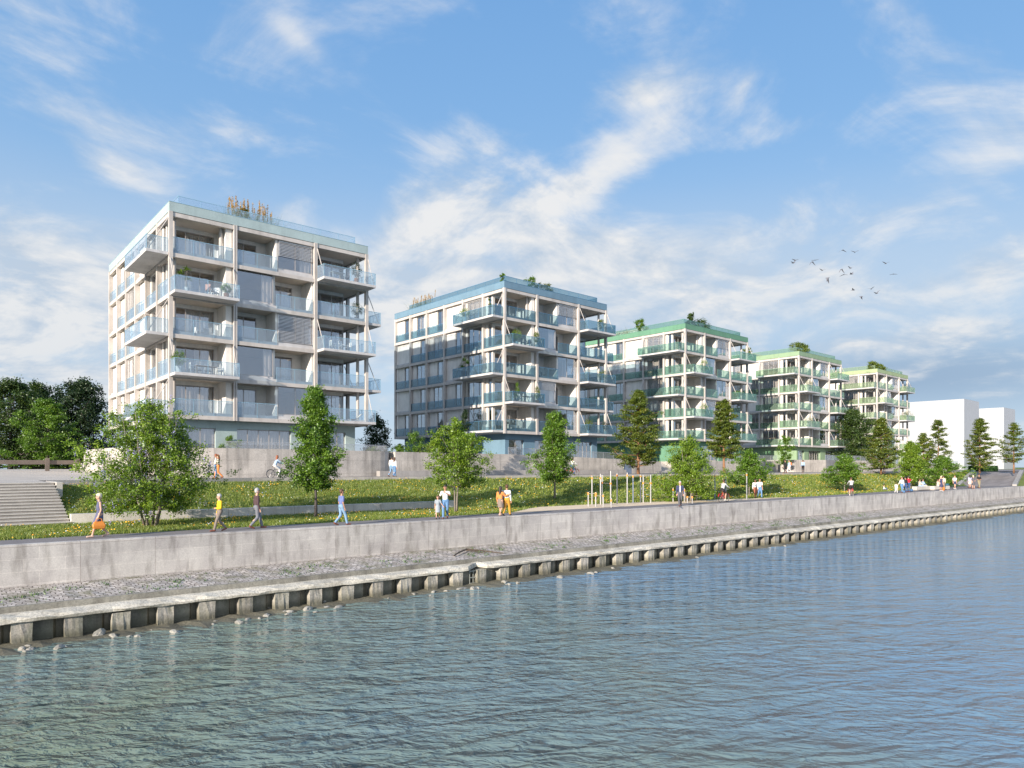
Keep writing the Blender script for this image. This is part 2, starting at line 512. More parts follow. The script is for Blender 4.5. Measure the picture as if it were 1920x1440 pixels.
        if lv == 4: link('blind', blind_mesh(gw - 0.1, hh * 0.42), B, (fx0 + 0.05, 0.24, zf + hh * 0.5))
        if lv == 2 and M.get('blinds'): link('blind', blind_mesh(gw, hh - 0.55), B, (fx0, 0.24, zf + 0.42))
        if lv == 1 and not M.get('blinds'): link('blind', blind_mesh(gw - 0.1, hh * 0.3), B, (fx0 + 0.05, 0.24, zf + hh * 0.62))
        # ---- bay 3 open corner loggia
        b3 = MB(); b3.box(12.7, 13.0, 2.6, 2.8, zf, zc); b3.box(13.003, 16.7, 2.6, 2.8, zc - 0.3, zc)
        b3.build('wall', white_m, B)
        window(B, 13.002, 2.63, zf + 0.02, 3.7, hh - 0.322, 3, cur=rng.choice([None, (0, 0.3), (0.6, 1.0)]))
        window(B, 16.75, 2.66, zf + 0.02, 3.4, hh - 0.03, 2, math.pi / 2)
        rs = MB(); rs.box(16.6, 16.8, 6.1, DP - 0.4, zf, zc); rs.build('wall', white_m, B)
        rc = MB(); rc.tube([(17.35, 0.85, zf), (17.35, 0.85, zc)], 0.15, 14, cap=False); rc.build('round_column', frame_m, B, smooth=True)
        if lv in (0, 2, 4):
            balcony(B, 12.7, 0.0, z + 0.1, 5.35, 1.5, 0, M)
            link('railing', rail_mesh(3.6, 1.3, (M['rail'], M['edge'])), B, (W - 0.08, 0.25, zf + 0.01), math.pi / 2)
        else:
            link('railing', rail_mesh(5.0, 1.3, (M['rail'], M['edge'])), B, (12.78, 0.08, zf + 0.01))
            balcony(B, W, 0.1, z + 0.1, 5.0, 1.5, math.pi / 2, M)
        # ---- left face bays 2..6
        for bi in range(1, 6):
            y0 = 3.95 * bi + 0.15; y1 = (3.95 * (bi + 1) if bi < 5 else DP - 0.12) - 0.15
            wd = y1 - y0
            kind = 'G' if bi == 1 else lpat[lv][bi - 2]
            wl = MB(); head = 0.18
            if kind == 'B':
                wl.box(0.36, 0.56, y0, y1, zf, zc)
                segs = []
            elif kind == 'G':
                wl.box(0.36, 0.56, y1 - 0.35, y1, zf, zc); wl.box(0.36, 0.56, y0, y1 - 0.353, zc - head, zc)
                segs = [(y0, y1 - 0.353, 3)]
            elif kind == 'R':
                s = y0 + wd * 0.5
                wl.box(0.36, 0.56, s, y1, zf, zc); wl.box(0.36, 0.56, y0, s - 0.003, zc - head, zc)
                segs = [(y0, s - 0.003, 2)]
            else:
                a, b = y0 + wd * 0.22, y0 + wd * 0.74
                wl.box(0.36, 0.56, b, y1, zf, zc); wl.box(0.36, 0.56, y0, a, zf, zc); wl.box(0.36, 0.56, a + 0.003, b - 0.003, zc - head, zc)
                segs = [(a + 0.003, b - 0.003, 2)]
            wl.build('wall', white_m, B)
            for (a, b, n) in segs:
                if M.get('near'):
                    cur = rng.choice([(0.02, 0.98), (0.4, 0.98), (0.05, 0.95)])
                else:
                    cur = rng.choice([(0.0, 0.3), (0.3, 0.6), (0.7, 1.0), None, None, (0.1, 0.9)])
                window(B, 0.44, b, zf + 0.02, b - a, hh - head - 0.022, n, -math.pi / 2, cur)
            if kind == 'S' or (M.get('near') and kind == 'C' and lv == 1) or (bi == 1 and lv == 4 and not M.get('near')):
                link('blind', blind_mesh(wd, (hh - 0.12) * (0.55 if bi == 1 else 1.0)), B, (0.22, y1, zf + (hh * 0.42 if bi == 1 else 0.02)), -math.pi / 2)
            if kind != 'B' and not (bi == 1 and lv in (0, 2, 4)):
                link('railing', rail_mesh(wd, 1.05, (M['rail2'], M['edge'])), B, (0.10, y1, zf + 0.01), -math.pi / 2)
        # back wall
        bk = MB(); bk.box(0.4, 16.6, DP - 0.5, DP - 0.34, zf, zc); bk.build('wall', white_m, B)
        # inner core
        co = MB(); co.box(4.4, 13.6, 7.0, 19.0, zf, zc); co.build('room_wall', room_m, B)
        # party walls between rooms
        pw = MB(); pw.box(5.0, 5.2, 2.81, 6.99, zf, zc); pw.box(12.45, 12.65, 2.81, 6.99, zf, zc)
        pw.build('room_wall', room_m, B)
    # ---- ground floor
    z0, z1 = 0.0, ZB[0] + 0.098
    y = 0.9
    gx = [(0.9, 1.5), (3.9, 5.7), (10.6, 12.9), (16.1, 17.1)]
    g = MB()
    for a, b in gx: g.box(a, b, y, y + 0.35, z0, z1)
    op = [(1.5, 3.9, 2), (5.7, 10.6, 5), (12.9, 16.1, 4)]
    for a, b, n in op:
        g.box(a + 0.003, b - 0.003, y + 0.002, y + 0.348, z1 - 0.75, z1)
    g.box(0.9, 1.25, y + 0.353, DP - 1.2, z0, z1)
    for a, b in ((0, 0),): pass
    g.box(16.75, 17.1, y + 0.353, y + 0.9, z0, z1); g.box(16.75, 17.1, y + 3.0, DP - 1.2, z0, z1)
    g.box(1.253, 16.747, DP - 1.5, DP - 1.2, z0, z1)
    g.build('ground_floor_wall', M['face'], B)
    for a, b, n in op:
        window(B, a, y + 0.22, 0.02, b - a, z1 - 0.77, n, cur=(0.02, 0.98) if n != 4 else (0.0, 0.3))
    window(B, 16.9, y + 0.9, 0.02, 2.1, z1 - 0.1, 2, math.pi / 2)
    gl = MB(); gl.box(1.3, 16.7, 0.3, 23, -0.25, 0.0); gl.box(4.0, 15.5, 4.5, 20.0, 0.003, z1); gl.build('room_wall', room_m, B)
    if M.get('penthouse'):
        x0, x1, y0, y1, h = M['penthouse']
        p = MB(); p.box(x0, x1, y0, y1, zr + 0.753, zr + 0.75 + h, 0); p.box(x0 - 0.15, x1 + 0.15, y0 - 0.15, y1 + 0.15, zr + 0.752 + h, zr + 0.95 + h, 1)
        p.build('penthouse', [white_m, soffit_m], B)
    return B

def face_mat(n, col): return concrete(n, col, 0.12, 0.16, 0.10, bmp=0.4)
def edge_mat(n, col): return plain(n, col, 0.35, 0.2)
BM = [
    dict(face=face_mat('aqua_render', (0.39, 0.49, 0.495)), edge=edge_mat('aqua_glass_edge', (0.30, 0.50, 0.62)),
         rail=rail_glass('clear_aqua_glass', (0.84, 0.91, 0.95), (0.66, 0.74, 0.84), 0.13), blinds=True, near=True),
    dict(face=face_mat('blue_render', (0.155, 0.265, 0.355)), edge=edge_mat('blue_glass_edge', (0.10, 0.26, 0.42)),
         rail=rail_glass('blue_green_glass', (0.62, 0.74, 0.79), (0.27, 0.40, 0.47), 0.10)),
    dict(face=face_mat('green_render', (0.13, 0.29, 0.19)), edge=edge_mat('green_glass_edge', (0.13, 0.32, 0.24)),
         rail=rail_glass('sea_green_glass', (0.66, 0.80, 0.76), (0.30, 0.45, 0.40), 0.14), penthouse=(5, 13, 11.5, 22.5, 1.9)),
    dict(face=face_mat('leaf_green_render', (0.27, 0.39, 0.24)), edge=edge_mat('leaf_green_glass_edge', (0.26, 0.42, 0.29)),
         rail=rail_glass('leaf_green_glass', (0.72, 0.84, 0.75), (0.42, 0.54, 0.43), 0.16), penthouse=(5, 13, 12.5, 22.5, 1.9)),
    dict(face=face_mat('lime_render', (0.37, 0.46, 0.25)), edge=edge_mat('lime_glass_edge', (0.36, 0.48, 0.30)),
         rail=rail_glass('lime_glass', (0.75, 0.84, 0.73), (0.50, 0.59, 0.44), 0.18)),
]
for m_ in BM: m_['rail2'] = m_['rail']
BL = ['nearest apartment block with pale aqua parapet band and clear glass balconies',
      'apartment block with blue parapet band and blue glass balconies, second from the left',
      'apartment block with dark green parapet band and sea green glass balconies, third along the river',
      'apartment block with leaf green parapet band and green balconies, fourth along the river',
      'farthest apartment block with lime green parapet band, beside the blank white blocks']
BPOS = [(16.5, 60.7, 3.25, math.radians(-1.0)), (52.5, 60.7, 3.15, 0), (88.7, 60.9, 3.2, 0), (124.6, 60.8, 2.95, 0), (160.2, 60.6, 3.0, 0)]
BUILD = []
for i in range(5):
    X, Y, Z, R_ = BPOS[i]
    BUILD.append(building('apartment_building', BL[i], X, Y, Z, R_, BM[i], 11 + i))

def bpos(i, x, y, lv=None, z=None):
    """world position of a point given in a building's own frame"""
    X, Y, Z, R_ = BPOS[i]
    c, s = math.cos(R_), math.sin(R_)
    zz = z if z is not None else (ZB[lv - 1] + (0.34 if y < -0.08 or x < -0.08 or x > 18.1 else 0.337))
    return (X + c * x - s * y, Y + s * x + c * y, Z + zz)

# blank white study blocks far right
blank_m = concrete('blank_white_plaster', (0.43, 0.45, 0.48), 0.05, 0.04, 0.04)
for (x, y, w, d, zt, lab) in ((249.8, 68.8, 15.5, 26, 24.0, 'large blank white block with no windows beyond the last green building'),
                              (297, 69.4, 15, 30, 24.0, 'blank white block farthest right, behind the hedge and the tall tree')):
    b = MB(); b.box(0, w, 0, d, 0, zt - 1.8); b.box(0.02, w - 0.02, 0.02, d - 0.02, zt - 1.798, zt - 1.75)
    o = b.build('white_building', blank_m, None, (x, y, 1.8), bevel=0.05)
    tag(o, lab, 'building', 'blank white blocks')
# ================================================================ ground, quay, water
PATH_Z = 2.0
def path_w(x):         # width of the paved promenade
    return 2.5 + max(0.0, (x - 66) * 0.06)
def bank_foot(x):      # y where the bank starts to rise
    if x < 28.8: return 41.25 - 0.083 * x
    t = min(1.0, (x - 28.8) / 26.0); t = t * t * (3 - 2 * t)
    return yw(x) + 8.6 * (1 - t) + 5.6 * t
RA, RB, RC, RD = (115.8, 32.4), (121.6, 27.4), (143.5, 31.3), (137.5, 36.2)
RDIR = (0.984, 0.178)
def terrain(x, y):
    f = bank_foot(x); k = ykerb(x)
    if x < 6.42 and 40.1 < y < 45.1: return -0.1
    if x < 28.8:
        z = 0.05 if y < f else 0.45 + (1.88 - 0.45) * min(1.0, (y - f) / max(0.5, k - f))
        if 28.8 - x < 0.01: pass
    else:
        b = max(0.0, 1 - (x - 28.8) / 6.0) * 0.4
        t = min(1.0, max(0.0, (y - f) / max(0.5, k - f)))
        z = 0.05 + (b * min(1, t * 8)) + (1.88 - 0.05 - b) * (t * t * (3 - 2 * t) * 0.35 + t * 0.65)
    if x > 112:
        zr = ((x - RA[0]) * 0.653 + (y - RA[1]) * 0.757) / 17.05 * 1.86
        if zr > 0: z = max(z, min(zr - 0.06, 1.88))
    return z

grass_base_m, nt, b = newmat('meadow_soil_and_turf')
f1 = noise(nt, 1.4, 5.0, distort=0.6); f2 = noise(nt, 18.0, 4.0)
c1 = ramp(nt, f1, [(0.3, (0.085, 0.125, 0.025)), (0.55, (0.16, 0.21, 0.035)), (0.8, (0.25, 0.27, 0.06))])
nt.links.new(mixc(nt, 1.0, c1, ramp(nt, f2, [(0.3, (0.7, 0.7, 0.7)), (0.7, (1.15, 1.15, 1.1))]), 'MULTIPLY'), b.inputs['Base Color'])
b.inputs['Roughness'].default_value = 0.95
bump(nt, b, f2, 0.6, 0.06)

# ground sheet : terraced towards the river, flat plateau behind, land reaching far to the right
xs = np.concatenate([np.linspace(-80, 6.4, 24), [6.43], np.linspace(6.8, 28.79, 56), np.linspace(28.8, 110, 90), np.linspace(111, 150, 60), np.array([170, 200, 260, 340, 500, 900])])
ts = np.concatenate([np.linspace(0.02, 0.55, 12), np.linspace(0.6, 1.0, 22)])
V = []; Fc = []
rows = []
for x in xs:
    col = []
    w = yw(x); fo = bank_foot(x); k = ykerb(x)
    w2 = w + 0.35
    ys = list(np.linspace(w2, fo - 0.02, 10)) + [fo + 0.02] + list(np.linspace(fo + 0.5, k, 24)) + [k + 4, 58, 64, 76, 88, 100, 140]
    if x > 170: ys = [min(y, 140) for y in ys]
    for y in ys:
        col.append((x, y, terrain(x, y) if y <= k + 5 else 1.88))
    rows.append(col)
nr = len(rows[0])
for c in rows: V += c
for i in range(len(rows) - 1):
    for j in range(nr - 1):
        a = i * nr + j
        Fc.append((a, a + nr, a + nr + 1, a + 1))
me = bpy.data.meshes.new('ground'); me.from_pydata(V, [], Fc); me.materials.append(grass_base_m)
me.polygons.foreach_set('use_smooth', [True] * len(me.polygons)); me.update()
tag(link('ground', me), kind='structure')

def strip(name, mat, xs, ylo, yhi, z, thick=0.0):
    """sheet between two curves of x"""
    m = MB()
    for i in range(len(xs) - 1):
        a, b2 = xs[i], xs[i + 1]
        zf = z if callable(z) else (lambda x, y: z)
        p = [(a, ylo(a)), (b2, ylo(b2)), (b2, yhi(b2)), (a, yhi(a))]
        m.quad(*[(q[0], q[1], zf(q[0], q[1])) for q in p])
        if thick:
            m.quad((p[0][0], p[0][1], zf(*p[0]) - thick), (p[1][0], p[1][1], zf(*p[1]) - thick), (p[1][0], p[1][1], zf(*p[1])), (p[0][0], p[0][1], zf(*p[0])))
    o = m.build(name, mat); tag(o, kind='structure'); return o

asphalt_m, nt, b = newmat('fine_asphalt')
f1 = noise(nt, 0.5, 5.0, distort=0.5); f2 = noise(nt, 40.0, 3.0)
c1 = ramp(nt, f1, [(0.3, (0.17, 0.155, 0.155)), (0.7, (0.235, 0.215, 0.21))])
nt.links.new(mixc(nt, 1.0, c1, ramp(nt, f2, [(0.3, (0.85,) * 3), (0.7, (1.1,) * 3)]), 'MULTIPLY'), b.inputs['Base Color'])
b.inputs['Roughness'].default_value = 0.85
pave_m = concrete('pale_plaza_paving', (0.50, 0.455, 0.40), 0.14, 0.12, 0.0)
sand_m = concrete('pale_fitness_sand', (0.78, 0.62, 0.43), 0.10, 0.14, 0.0)
kerb_m = concrete('kerb_concrete', (0.42, 0.40, 0.38), 0.2, 0.15, 0.2)

pw_x = list(np.linspace(-60, 118, 90))
strip('promenade', asphalt_m, pw_x, lambda x: yw(x) + 0.34, lambda x: yw(x) + path_w(x) if x < 90 else yw(x) + path_w(x) + (x - 90) * 0.09, 0.062)
m = MB(); m.quad((118, yw(118) + .34, .061), (121.6, yw(121.6) + .34, .061), (121.6, 27.4, .061), (115.8, 32.4, .061)); tag(m.build('promenade_end', asphalt_m), kind='structure')
sx = list(np.linspace(28.5, 62.0, 20))
strip('fitness_area', sand_m, sx, lambda x: yw(x) + path_w(x) + 0.01, lambda x: yw(x) + path_w(x) + 0.01 + 3.4 * min(1, (x - 28.5) / 5.0) * (1 - 0.86 * max(0, (x - 42) / 20.0)), 0.068)
# upper path with kerb
ux = list(np.linspace(6.4, 240, 80))
strip('upper_path', asphalt_m, ux, lambda x: ykerb(x) if x < 150 else ykerb(150) - 0.0, lambda x: 59.0, PATH_Z)
kb = MB()
for i in range(40):
    a = 6.4 + i * (131 - 6.4) / 40; c = 6.4 + (i + 1) * (131 - 6.4) / 40 - 0.03
    kb.prism([(a, ykerb(a) - 0.32), (c, ykerb(c) - 0.32), (c, ykerb(c) - 0.002), (a, ykerb(a) - 0.002)], 1.5, PATH_Z + 0.1)
o = kb.build('kerb_wall', kerb_m); tag(o, kind='structure')
# plaza at the left, rising gently
def plz(x, y): return PATH_Z + 0.06 + max(0, (y - 52)) * 0.0165
pm = MB(); pys = [45.25, 48, 52, 58, 66, 75, 86.5]
for i in range(len(pys) - 1):
    a, c = pys[i], pys[i + 1]
    for x0, x1 in ((-60, -20), (-20, 6.4)):
        pm.quad((x0, a, plz(0, a)), (x1, a, plz(0, a)), (x1, c, plz(0, c)), (x0, c, plz(0, c)))
    if a >= 52: pm.quad((6.4, a, plz(0, a)), (15.0, a, plz(0, a)), (15.0, c, plz(0, c)), (6.4, c, plz(0, c)))
    elif a >= 48: pm.quad((6.4, 51.34, plz(0, 51)), (15, 50.4, plz(0, 51)), (15, 52, plz(0, 52)), (6.4, 52, plz(0, 52)))
tag(pm.build('plaza', pave_m), kind='structure')
# small retaining wall beside the head of the stairs
sw = MB(); sw.box(6.42, 6.70, 44.6, ykerb(6.6) - 0.33, 0.4, PATH_Z + 0.075); o = sw.build('low_wall', concrete('stair_concrete', (0.56, 0.53, 0.48), 0.15, 0.12, 0.1))
tag(o, 'short pale end wall beside the top of the wide stairs', 'wall')
# stairs
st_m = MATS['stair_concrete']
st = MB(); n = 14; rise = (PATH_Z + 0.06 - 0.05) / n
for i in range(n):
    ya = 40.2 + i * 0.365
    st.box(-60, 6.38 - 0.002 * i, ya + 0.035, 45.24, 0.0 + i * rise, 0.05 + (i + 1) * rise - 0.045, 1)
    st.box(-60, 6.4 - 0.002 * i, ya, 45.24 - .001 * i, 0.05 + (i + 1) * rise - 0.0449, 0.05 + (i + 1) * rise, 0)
o = st.build('stairs', [st_m, concrete('stair_riser_shade', (0.33, 0.31, 0.29), 0.15, 0.12, 0.1)]); tag(o, 'wide flight of pale concrete stairs up to the plaza', 'stairs')  # risers coloured darker, standing in for the shadow below each tread
# low wall at the foot of the bank
lw = MB(); xs2 = [6.42 + i * (28.8 - 6.42) / 12 for i in range(13)]
for i in range(12):
    a, c = xs2[i], xs2[i + 1] - 0.015
    lw.prism([(a, bank_foot(a) - 0.4), (c, bank_foot(c) - 0.4), (c, bank_foot(c) + 0.02), (a, bank_foot(a) + 0.02)], 0.0, 0.56)
o = lw.build('low_wall', concrete('low_wall_concrete', (0.64, 0.61, 0.57), 0.2, 0.14, 0.2))
tag(o, 'long low concrete wall at the foot of the flowering bank', 'wall')

# ---- ramp with side kerbs
rm = MB()
rm.quad((RA[0], RA[1], 0.07), (RB[0], RB[1], 0.07), (RC[0], RC[1], 1.93), (RD[0], RD[1], 1.93))
ramp_m, nt, b = newmat('ramp_paving')
f1 = noise(nt, 0.9, 5.0, stretch=(0.15, 1.2, 1), distort=0.3)
nt.links.new(ramp(nt, f1, [(0.35, (0.19, 0.17, 0.165)), (0.6, (0.27, 0.245, 0.235))]), b.inputs['Base Color']); b.inputs['Roughness'].default_value = 0.9
tag(rm.build('ramp', ramp_m), kind='structure')
for (p, q, lab) in ((RA, RD, 'pale sloping kerb wall on the bank side of the grey ramp'), (RB, RC, 'pale sloping kerb wall on the river side of the grey ramp')):
    w = MB(); nx, ny = -RDIR[1] * 0.55, RDIR[0] * 0.55
    if p is RB: nx, ny = -nx, -ny
    A = [(p[0], p[1]), (q[0], q[1]), (q[0] + nx, q[1] + ny), (p[0] + nx, p[1] + ny)]
    if p is RB: A = A[::-1]
    zl = [0.30, 2.25, 2.25, 0.30] if p is RA else [0.30, 2.25, 2.25, 0.30]
    w.prism(A, -0.4, zl); o = w.build('low_wall', kerb_m); tag(o, lab, 'wall', 'kerb walls of the ramp')
hw = MB(); hw.quad((144, 31.4, 1.90), (900, 5, 1.90), (900, 56, 1.9), (138.2, 56, 1.9)); tag(hw.build('upper_plaza', pave_m), kind='structure')

# ---- quay : wall, stone slope, capping beam, sheet piling with concrete piers
quay_m, nt, b = newmat('board_marked_concrete')
g = nt.nodes.new('ShaderNodeNewGeometry'); sp = nt.nodes.new('ShaderNodeSeparateXYZ'); nt.links.new(g.outputs['Position'], sp.inputs[0])
cb = nt.nodes.new('ShaderNodeCombineXYZ'); nt.links.new(sp.outputs[0], cb.inputs[0]); nt.links.new(sp.outputs[2], cb.inputs[1])
br = nt.nodes.new('ShaderNodeTexBrick'); nt.links.new(cb.outputs[0], br.inputs['Vector'])
br.offset = 0.0; br.inputs['Scale'].default_value = 1.0; br.inputs['Brick Width'].default_value = 2.6; br.inputs['Row Height'].default_value = 3.4
br.inputs['Mortar Size'].default_value = 0.012; br.inputs['Color1'].default_value = (0.60, 0.57, 0.54, 1); br.inputs['Color2'].default_value = (0.51, 0.485, 0.46, 1); br.inputs['Mortar'].default_value = (0.34, 0.31, 0.29, 1)
br2 = nt.nodes.new('ShaderNodeTexBrick'); nt.links.new(cb.outputs[0], br2.inputs['Vector'])
br2.offset = 0.37; br2.inputs['Scale'].default_value = 1.0; br2.inputs['Brick Width'].default_value = 1.3; br2.inputs['Row Height'].default_value = 0.46
br2.inputs['Mortar Size'].default_value = 0.009; br2.inputs['Color1'].default_value = (1, 1, 1, 1); br2.inputs['Color2'].default_value = (0.88, 0.88, 0.885, 1); br2.inputs['Mortar'].default_value = (1.14, 1.13, 1.11, 1)
c = mixc(nt, 1.0, br.outputs['Color'], br2.outputs['Color'], 'MULTIPLY')
big = noise(nt, 0.8, 6.0, distort=0.7); st_ = noise(nt, 2.6, 5.0, stretch=(1, 1, 0.22)); fi = noise(nt, 22.0, 4.0, rough=0.7)
c = mixc(nt, 1.0, c, ramp(nt, big, [(0.32, (0.80, 0.79, 0.80)), (0.6, (1.02, 1.02, 1.01))]), 'MULTIPLY')
c = mixc(nt, 1.0, c, ramp(nt, st_, [(0.34, (0.66, 0.65, 0.64)), (0.50, (1, 1, 1))]), 'MULTIPLY')
c = mixc(nt, 1.0, c, ramp(nt, fi, [(0.34, (0.84, 0.84, 0.84)), (0.6, (1.04, 1.04, 1.03))]), 'MULTIPLY')
nt.links.new(c, b.inputs['Base Color']); b.inputs['Roughness'].default_value = 0.88; bump(nt, b, fi, 0.3, 0.01)
Q = tag(empty('quay_wall', (0, 0, 0)), 'long concrete river wall with stone slope and pier heads standing in the water', 'wall')
wx = [-70] + [-60 + i * 13 for i in range(1, 16)] + [150, 190, 260, 400, 700]
qm = MB()
for i in range(len(wx) - 1):
    a, c2 = wx[i], wx[i + 1] - (0.0)
    qm.prism([(a, yw(a)), (c2, yw(c2)), (c2, yw(c2) + 0.34), (a, yw(a) + 0.34)], -1.6, 0.085)
qm.build('wall', quay_m, Q)

stone_m, nt, b = newmat('mossy_stone_setts')
br = nt.nodes.new('ShaderNodeTexBrick'); src = nt.nodes.new('ShaderNodeNewGeometry')
wn = nt.nodes.new('ShaderNodeTexNoise'); wn.inputs['Scale'].default_value = 2.5; nt.links.new(src.outputs['Position'], wn.inputs['Vector'])
add = nt.nodes.new('ShaderNodeVectorMath'); add.operation = 'MULTIPLY_ADD'; add.inputs[1].default_value = (0.22, 0.22, 0.0); nt.links.new(wn.outputs['Color'], add.inputs[0]); nt.links.new(src.outputs['Position'], add.inputs[2])
nt.links.new(add.outputs[0], br.inputs['Vector'])
br.inputs['Scale'].default_value = 1.0; br.inputs['Brick Width'].default_value = 0.27; br.inputs['Row Height'].default_value = 0.19; br.inputs['Mortar Size'].default_value = 0.016
br.inputs['Mortar'].default_value = (0.085, 0.07, 0.06, 1); br.inputs['Color1'].default_value = (0.56, 0.52, 0.48, 1); br.inputs['Color2'].default_value = (0.34, 0.31, 0.28, 1)
moss = noise(nt, 1.6, 6.0, distort=0.8); mossx = noise(nt, 0.05, 2.0)
c = mixc(nt, ramp(nt, moss, [(0.48, (0, 0, 0)), (0.68, (0.8, 0.8, 0.8))]), br.outputs['Color'], (0.17, 0.165, 0.10))
c = mixc(nt, 1.0, c, ramp(nt, noise(nt, 9.0, 5.0), [(0.3, (0.75, 0.73, 0.72)), (0.7, (1.2, 1.2, 1.2))]), 'MULTIPLY')
nt.links.new(c, b.inputs['Base Color']); b.inputs['Roughness'].default_value = 0.9
bump(nt, b, br.outputs['Fac'], -0.8, 0.05)
beam_m = concrete('lichen_worn_concrete', (0.70, 0.655, 0.55), 0.42, 0.45, 0.15, bmp=1.0)
wet_m = concrete('wet_stained_concrete', (0.30, 0.285, 0.24), 0.4, 0.3, 0.35)
pier_m = concrete('pier_concrete', (0.55, 0.53, 0.49), 0.4, 0.4, 0.35, bmp=0.8, tide=True)
pile_m = concrete('rusty_sheet_pile', (0.42, 0.40, 0.34), 0.5, 0.3, 0.5, rough=0.6, tide=True)
NX = 560
qx = np.concatenate([np.linspace(-40, 180, NX), np.linspace(185, 700, 30)])
def lattice(name, mat, prof, jit, seed):
    """sweep a profile [(s, z)] along the wall with irregular offsets"""
    r = np.random.RandomState(seed); v = []; f = []
    for i, x in enumerate(qx):
        for j, (s, z) in enumerate(prof):
            js, jz = jit[j]
            br_ = 0.30 * math.exp(-((x - 21.7) / 0.42) ** 4) if (name == 'capping_beam' and j >= 1) else 0.0
            v.append((x, yw(x) - s + br_ * (1 + .3 * math.sin(x * 9)) + r.uniform(-js, js), z + br_ * .3 + r.uniform(-jz, jz)))
    n = len(prof)
    for i in range(len(qx) - 1):
        for j in range(n - 1):
            a = i * n + j; f.append((a, a + 1, a + n + 1, a + n))
    me = bpy.data.meshes.new(name); me.from_pydata(v, [], f); me.materials.append(mat); me.update()
    return link(name, me, Q)
lattice('stone_slope', stone_m, [(-0.05, -1.44), (0.25, -1.45), (0.8, -1.52), (1.4, -1.60), (2.0, -1.67), (2.42, -1.73)], [(0, 0), (0, .01), (.01, .02), (.01, .02), (.01, .02), (.0, .0)], 3)
lattice('kerb_step', wet_m, [(2.42, -1.725), (2.56, -1.73), (2.58, -1.92), (2.62, -1.95)], [(0, 0), (.01, .005), (.01, .01), (.01, .01)], 4)
lattice('capping_beam', beam_m, [(2.60, -1.93), (2.85, -1.97), (3.06, -2.02), (3.14, -2.10), (3.12, -2.19), (3.00, -2.22)], [(.0, .01), (.02, .02), (.04, .03), (.04, .03), (.02, .02), (.0, .0)], 5)
# corrugated sheet piling, set back
sp_ = MB(); PITCH = 1.45
x = -40.0
while x < 178:
    pts = [(0, 2.70), (0.45, 2.70), (0.55, 2.52), (0.95, 2.52), (1.05, 2.70), (PITCH, 2.70)]
    for (a, sa), (c2, sc_) in zip(pts, pts[1:]):
        xa, xc = x + a, x + c2
        sp_.quad((xa, yw(xa) - sa, -4.5), (xc, yw(xc) - sc_, -4.5), (xc, yw(xc) - sc_, -2.12), (xa, yw(xa) - sa, -2.12))
    x += PITCH
sp_.build('sheet_piling', pile_m, Q)
pier_meshes = []
for k in range(4):
    r = random.Random(k); bm = bmesh.new(); bmesh.ops.create_cube(bm, size=1)
    bmesh.ops.subdivide_edges(bm, edges=list(bm.edges), cuts=4, use_grid_fill=True)
    for v in bm.verts:
        v.co = Vector((v.co.x * (0.52 + 0.05 * k % 0.09), v.co.y * 0.46, v.co.z * 2.4))
        v.co += Vector((r.uniform(-.015, .015), r.uniform(-.02, .02), 0))
    me = bpy.data.meshes.new('pier'); bm.to_mesh(me); bm.free(); me.materials.append(pier_m); pier_meshes.append(me)
disc_me = MB().tube([(0, 0, 0), (0, -0.06, 0)], 0.085, 12).mesh('drain_disc', plain('zinc_disc', (0.62, 0.66, 0.64), 0.5))
rest = MB(); cnt = 0; x = -1.6 + 0.3
xi = 0
while x < 178:
    if cnt < 100:
        p = link('pier', pier_meshes[xi % 4], Q, (x, yw(x) - 2.80, -3.4 - 0.03 * (xi % 3)), math.atan(-0.043))
        if xi % 2 == 0 and cnt < 40:
            link('drain_disc', disc_me, p, (0.72, 0.2, 0.66))
    else:
        rest.box(x - 0.26, x + 0.26, yw(x) - 3.03, yw(x) - 2.57, -4.5, -2.2)
    cnt += 1; xi += 1; x += PITCH
o = rest.build('pier_row', pier_m, Q); o['kind'] = 'stuff'

gm = MB()
for k in range(5): gm.box(21.25 + k * .22, 21.28 + k * .22, yw(21.7) - 2.86, yw(21.7) - 2.83, -2.95, -2.22)
for zz in (-2.3, -2.62, -2.9): gm.box(21.22, 22.18, yw(21.7) - 2.88, yw(21.7) - 2.862, zz, zz + .04)
gm.build('grate', plain('galvanised_grate', (.40, .42, .38), .5, .4), Q)

# ---- shore gravel, rocks
shelf_m = concrete('submerged_gravel', (0.17, 0.16, 0.115), 0.45, 0.45, 0.0, bmp=1.0)
sv = []; sf = []; r = np.random.RandomState(8)
xs3 = np.linspace(-6, 170, 500); ss = [2.6, 3.1, 3.5, 3.9, 4.3, 4.9, 5.6]
for x in xs3:
    for j, s in enumerate(ss):
        wob = 0.25 * math.sin(x * 0.9) + 0.2 * math.sin(x * 2.3 + 1)
        sv.append((x, yw(x) - s - (wob * (j > 2)), WATER_Z + [0.05, 0.05, 0.02, -0.01, -0.06, -0.25, -0.9][j] + r.uniform(-.035, .04)))
n = len(ss)
for i in range(len(xs3) - 1):
    for j in range(n - 1):
        a = i * n + j; sf.append((a, a + 1, a + n + 1, a + n))
me = bpy.data.meshes.new('gravel_shore'); me.from_pydata(sv, [], sf); me.materials.append(shelf_m); me.update()
tag(link('gravel_shore', me), kind='structure')
rock_m = concrete('pale_river_rock', (0.36, 0.345, 0.30), 0.3, 0.25, 0.0, bmp=0.6)
rock_me = []
